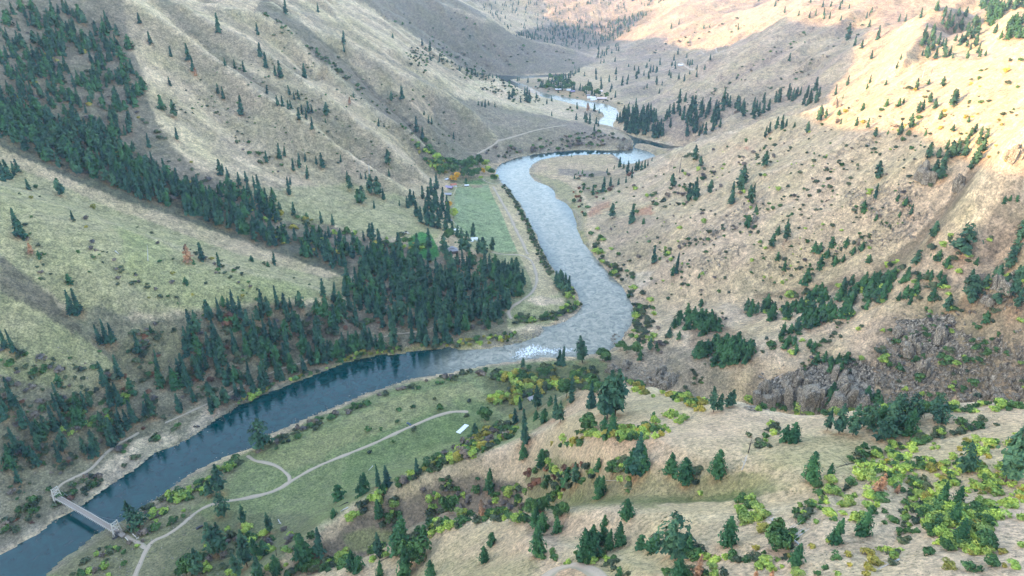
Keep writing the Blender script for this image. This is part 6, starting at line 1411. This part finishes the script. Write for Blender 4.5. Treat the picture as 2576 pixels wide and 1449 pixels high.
for k in range(4):
    u, v = [(1014, 586), (1020, 584), (1026, 587), (1018, 589)][k]
    x, y, z = gpt(u, v); q = MB(); rg = random.Random(k)
    for i in range(6): a = rg.random() * .8 - .4 + k; q.bar((-3.5 * math.cos(a), -3.5 * math.sin(a), .4 + .4 * (i % 3)), (3.5 * math.cos(a), 3.5 * math.sin(a), .5 + .4 * (i % 3)), .7, n=7)
    o = q.build('log_pile', M[['deadwood', 'charred', 'wood_pale', 'bark'][k]]); o.location = (x, y, z); tag(o, '%s pile of logs on the grassy bench above the log house' % ['grey', 'charred', 'pale', 'brown'][k], 'log pile')

# ---- rocks
def rock_mesh(seed, name='rock', sub=2, sharp=.35, tall=1.0):
    rg = np.random.RandomState(seed); b = bmesh.new(); bmesh.ops.create_icosphere(b, subdivisions=sub, radius=.5)
    pl = rg.randn(9, 3); pl /= np.linalg.norm(pl, axis=1)[:, None]; dd = .28 + .2 * rg.rand(9)
    for v in b.verts:
        c = np.array(v.co)
        for n_, d_ in zip(pl, dd):
            k = c @ n_ - d_
            if k > 0: c = c - n_ * k * .95
        c = c * (1 + sharp * .3 * rg.randn() * .3); v.co = Vector((c[0], c[1], c[2] * tall))
    me = bpy.data.meshes.new(name); b.to_mesh(me); b.free(); me.materials.append(M['rock']); return me
RM = [rock_mesh(i) for i in range(5)]; 
from mathutils import noise as mn
def crag_mesh(seed):
    rg = random.Random(seed * 13 + 5); m = MB(); n = rg.randint(13, 19)
    for i in range(n):
        a = rg.random() * 6.28; d = rg.random() ** .6; cx, cy = .46 * d * math.cos(a), .34 * d * math.sin(a); r = rg.uniform(.09, .20); h = (1.0 - .55 * d) * rg.uniform(.45, 1.0); k = rg.choice((4, 5, 5, 6))
        lx, ly = rg.uniform(-.14, .14), rg.uniform(-.14, .10); ang = [(q + rg.uniform(-.28, .28)) / k * 6.28 for q in range(k)]; rad = [r * rg.uniform(.7, 1.25) for _ in range(k)]; vs = []
        for lv, (z, sc_) in enumerate(((-.5, 1.25), (h * .45 - .1, 1.05), (h * .8 - .1, .85), (h - .1, .45))):
            for t, rr_ in zip(ang, rad):
                w = sc_ * rr_ * rg.uniform(.9, 1.1); vs.append((cx + lx * (z + .5) + w * math.cos(t), cy + ly * (z + .5) + w * math.sin(t), z + (rg.uniform(-.07, .07) if lv else 0)))
        fs = [(lv * k + q, lv * k + (q + 1) % k, (lv + 1) * k + (q + 1) % k, (lv + 1) * k + q) for lv in range(3) for q in range(k)] + [tuple(range(3 * k, 4 * k))]
        m.add(vs, fs)
    return m.mesh('outcrop', M['rock'])
CM_ = [crag_mesh(i) for i in range(6)]
RTV = []
for i in range(6):
    b = rock_mesh(40 + i, 'tmp', 1); V_ = np.array([v.co for v in b.vertices]); F_ = np.array([list(p.vertices) for p in b.polygons]); F_ = np.concatenate([F_, F_[:, 2:3]], 1); RTV.append((V_, F_[:, :3])); bpy.data.meshes.remove(b)
items = []; rg = np.random.RandomState(77)
def rocks_poly(poly, n, s0, s1):
    p = np.array(in_poly_pts(poly, n, rg)); x, y, z = G.cast(p[:, 0], p[:, 1], n=1000)
    for i in range(len(x)):
        if np.isnan(x[i]): continue
        s = s0 + (s1 - s0) * rg.rand() ** 2.5; items.append((rg.randint(6), x[i], y[i], max(z[i], -.2) + s * .1, s, s * rg.uniform(.5, .9), rg.rand() * 6.28, 0))
for off, n, s1 in ((3, 2600, 2.6), (9, 1500, 1.8)):
    t = rg.rand(n) * len(RIV); i0 = t.astype(int) % len(RIV); i1 = (i0 + 1) % len(RIV); f = (t - np.floor(t))[:, None]; p = RIV[i0] * (1 - f) + RIV[i1] * f + rg.randn(n, 2) * off * .5
    d_ = np.hypot(p[:, 0], p[:, 1]); okk = (d_ < 1700) & (vnoise(p[:, 0] / 40, p[:, 1] / 40) > -.25); p = p[okk]; z = G.h(p[:, 0], p[:, 1])
    for i in range(len(p)):
        s = .5 + (s1 - .4) * rg.rand() ** 2; items.append((rg.randint(6), p[i, 0], p[i, 1], max(z[i], -.25) + s * .1, s, s * rg.uniform(.5, .8), rg.rand() * 6.28, 0))
rocks_poly([(1250, 835), (1365, 828), (1360, 848), (1300, 866), (1240, 872)], 240, .8, 3)
rocks_poly([(1240, 872), (1340, 868), (1330, 890), (1250, 895)], 60, .8, 2.2)
rocks_poly([(1570, 690), (1640, 770), (1640, 840), (1560, 880), (1590, 800)], 300, .6, 3)
rocks_poly([(1540, 845), (1580, 830), (1570, 870), (1530, 880)], 50, 1.5, 4.5)
rocks_poly([(1860, 930), (2200, 890), (2576, 830), (2576, 1010), (2200, 1030), (1900, 1010)], 420, .6, 4)
rocks_poly([(2240, 790), (2420, 780), (2450, 880), (2300, 900)], 160, .6, 4)
rocks_poly([(1500, 905), (1700, 900), (1720, 965), (1600, 965)], 130, .6, 3.5)
rocks_poly([(1700, 480), (2300, 330), (2400, 500), (2150, 680), (1700, 690)], 260, .5, 2.6)
rocks_poly([(860, 1290), (1000, 1240), (1250, 1210), (1250, 1290), (1000, 1340)], 260, .25, 1.0)
rocks_poly([(300, 1330), (560, 1140), (640, 1140), (520, 1260), (480, 1449), (180, 1449)], 420, .4, 1.8)
rocks_poly([(560, 1330), (900, 1330), (760, 1449), (500, 1449)], 160, .4, 1.5)
rocks_poly([(2050, 1240), (2576, 1280), (2576, 1449), (1900, 1449)], 260, .12, .6)
rocks_poly([(2300, 1200), (2420, 1180), (2440, 1280), (2320, 1280)], 160, .2, 1.1)
rocks_poly([(1400, 1350), (1700, 1440), (1300, 1449)], 90, .15, .6)
rocks_poly([(0, 900), (450, 780), (900, 760), (740, 940), (400, 1100), (0, 1350)], 420, .5, 2.4)
rocks_poly([(2050, 240), (2120, 235), (2300, 280), (2150, 310)], 120, .6, 3.2)
merge(RTV, items, 'boulders', [M['rock']], 'grey boulders and stones strewn along the banks and slopes', 'boulders')
# large cliff buttresses of the canyon, each one a thing
CL_ = [(1945, 1000, 62), (1975, 1012, 70), (2003, 1015, 74), (2030, 1022, 66), (2055, 1016, 78), (2082, 1022, 70), (2110, 1024, 84), (2150, 1022, 92), (2172, 1026, 60), (1925, 1020, 40), (1960, 965, 30), (2020, 960, 34), (2070, 962, 30), (2120, 950, 42), (2190, 990, 50),
       (2215, 960, 26), (2290, 870, 40), (2310, 885, 34), (2340, 860, 46), (2370, 850, 44), (2385, 868, 36), (2330, 930, 36), (2362, 935, 44), (2260, 840, 30), (1510, 940, 30), (1540, 935, 26), (1575, 925, 24), (1660, 955, 44), (1680, 965, 40), (1652, 968, 30), (2545, 720, 44), (2500, 760, 34), (2560, 770, 40), (2440, 1010, 34), (2500, 1000, 36), (2550, 1010, 30), (2420, 960, 24), (2290, 1015, 26),
       (2105, 262, 16), (2112, 268, 14), (1800, 590, 14), (1900, 556, 18), (2340, 440, 40), (2420, 470, 36), (2560, 395, 40), (1580, 372, 16), (1560, 374, 14)]
rr2 = random.Random(4)
CL_ = [q for i, q in enumerate(CL_) if not (i in (1, 3, 5, 7, 10, 12, 14, 18, 20, 22, 24, 32, 36))]
CL_.sort()
for k, (u, v, hp) in enumerate(CL_):
    x, y, z = gpt(u, v)
    if math.isnan(x): continue
    h = hp * mpp(u, v) * 1.15; o = link(bpy.data.objects.new('rock_outcrop', CM_[k % 6])); o.location = (x, y + h * .12, z + h * .12); w = h * rr2.uniform(1.0, 1.7); o.scale = (w, w * .9, h * rr2.uniform(.7, .95)); o.rotation_euler = (rr2.uniform(-.12, .12), rr2.uniform(-.15, .15), rr2.random() * 6.28)
    place = 'canyon cliff face' if 1920 <= u <= 2200 and v > 940 else ('river bluff' if v < 380 and u < 1600 else ('big right ridge' if v < 600 else ('canyon mouth' if u < 1700 else 'rocky slope above the canyon')))
    tag(o, 'grey craggy rock outcrop on the %s, %s from the left' % (place, '%dth' % (1 + sum(1 for q in CL_[:k])) if k > 2 else ORD[k]), 'rock', 'rock outcrops')
print('things', round(time.time() - T0, 1))
# ---------------------------------------------------------------- air, sky, sun, camera
def haze():
    x0, x1, y0, y1, z0, z1 = -9300, 9300, -9300, 9300, float(min(Z.min(), -3)) - 1.0, float(max(Z.max(), CAM_H)) + 60
    m = MB(); m.box(((x0 + x1) / 2, (y0 + y1) / 2, (z0 + z1) / 2), (x1 - x0, y1 - y0, z1 - z0))
    mt = bpy.data.materials.new('haze_air'); mt.use_nodes = True; t = mt.node_tree; t.nodes.clear()
    o = t.nodes.new('ShaderNodeOutputMaterial'); v = t.nodes.new('ShaderNodeVolumePrincipled'); v.inputs['Color'].default_value = (0.58, 0.73, 1.0, 1); v.inputs['Density'].default_value = HAZE_D; v.inputs['Anisotropy'].default_value = 0.2
    t.links.new(v.outputs[0], o.inputs['Volume'])
    return tag(m.build('haze', mt), kind='stuff')
HAZE_D = 0.000033
haze()
SC.cycles.volume_max_steps = 32; SC.cycles.volume_step_rate = 8; SC.cycles.volume_bounces = 1
W = bpy.data.worlds.new('World'); SC.world = W; W.use_nodes = True; wt = W.node_tree
sky = wt.nodes.new('ShaderNodeTexSky'); sky.sky_type = 'NISHITA'; sky.sun_disc = False; sky.sun_elevation = SUN_EL
sky.sun_rotation = math.atan2(SUN_DIR[0], SUN_DIR[1]) % (2 * math.pi); sky.altitude = 900; sky.air_density = 1.0; sky.dust_density = 1.4; sky.ozone_density = 0.0
bg = wt.nodes['Background']; wt.links.new(sky.outputs[0], bg.inputs[0]); bg.inputs[1].default_value = 0.15
sl = bpy.data.lights.new('sun', 'SUN'); sl.energy = 2.0; sl.angle = math.radians(0.5); sl.color = (1.0, 0.64, 0.35)
so = bpy.data.objects.new('sun', sl); link(so)
sd = Vector((SUN_DIR[0] * math.cos(SUN_EL), SUN_DIR[1] * math.cos(SUN_EL), math.sin(SUN_EL))); so.rotation_euler = sd.to_track_quat('Z', 'Y').to_euler(); so.location = (-200, -100, 900)
cd = bpy.data.cameras.new('camera'); cam = bpy.data.objects.new('camera', cd); link(cam); cam.location = (0, 0, CAM_H); cam.rotation_euler = (math.pi / 2 - PITCH, 0, 0)
cd.sensor_width = 36.0; cd.lens = 36.0 * FQ / 2576.0; cd.clip_start = 1.0; cd.clip_end = 30000; SC.camera = cam
SC.view_settings.view_transform = 'Standard'; SC.view_settings.look = 'None'; SC.view_settings.exposure = 2.97; SC.view_settings.gamma = 1.0
SC.cycles.max_bounces = 6; SC.cycles.diffuse_bounces = 3; SC.cycles.glossy_bounces = 2; SC.cycles.transmission_bounces = 1; SC.cycles.transparent_max_bounces = 4
print('done', round(time.time() - T0, 1), len(bpy.data.objects))
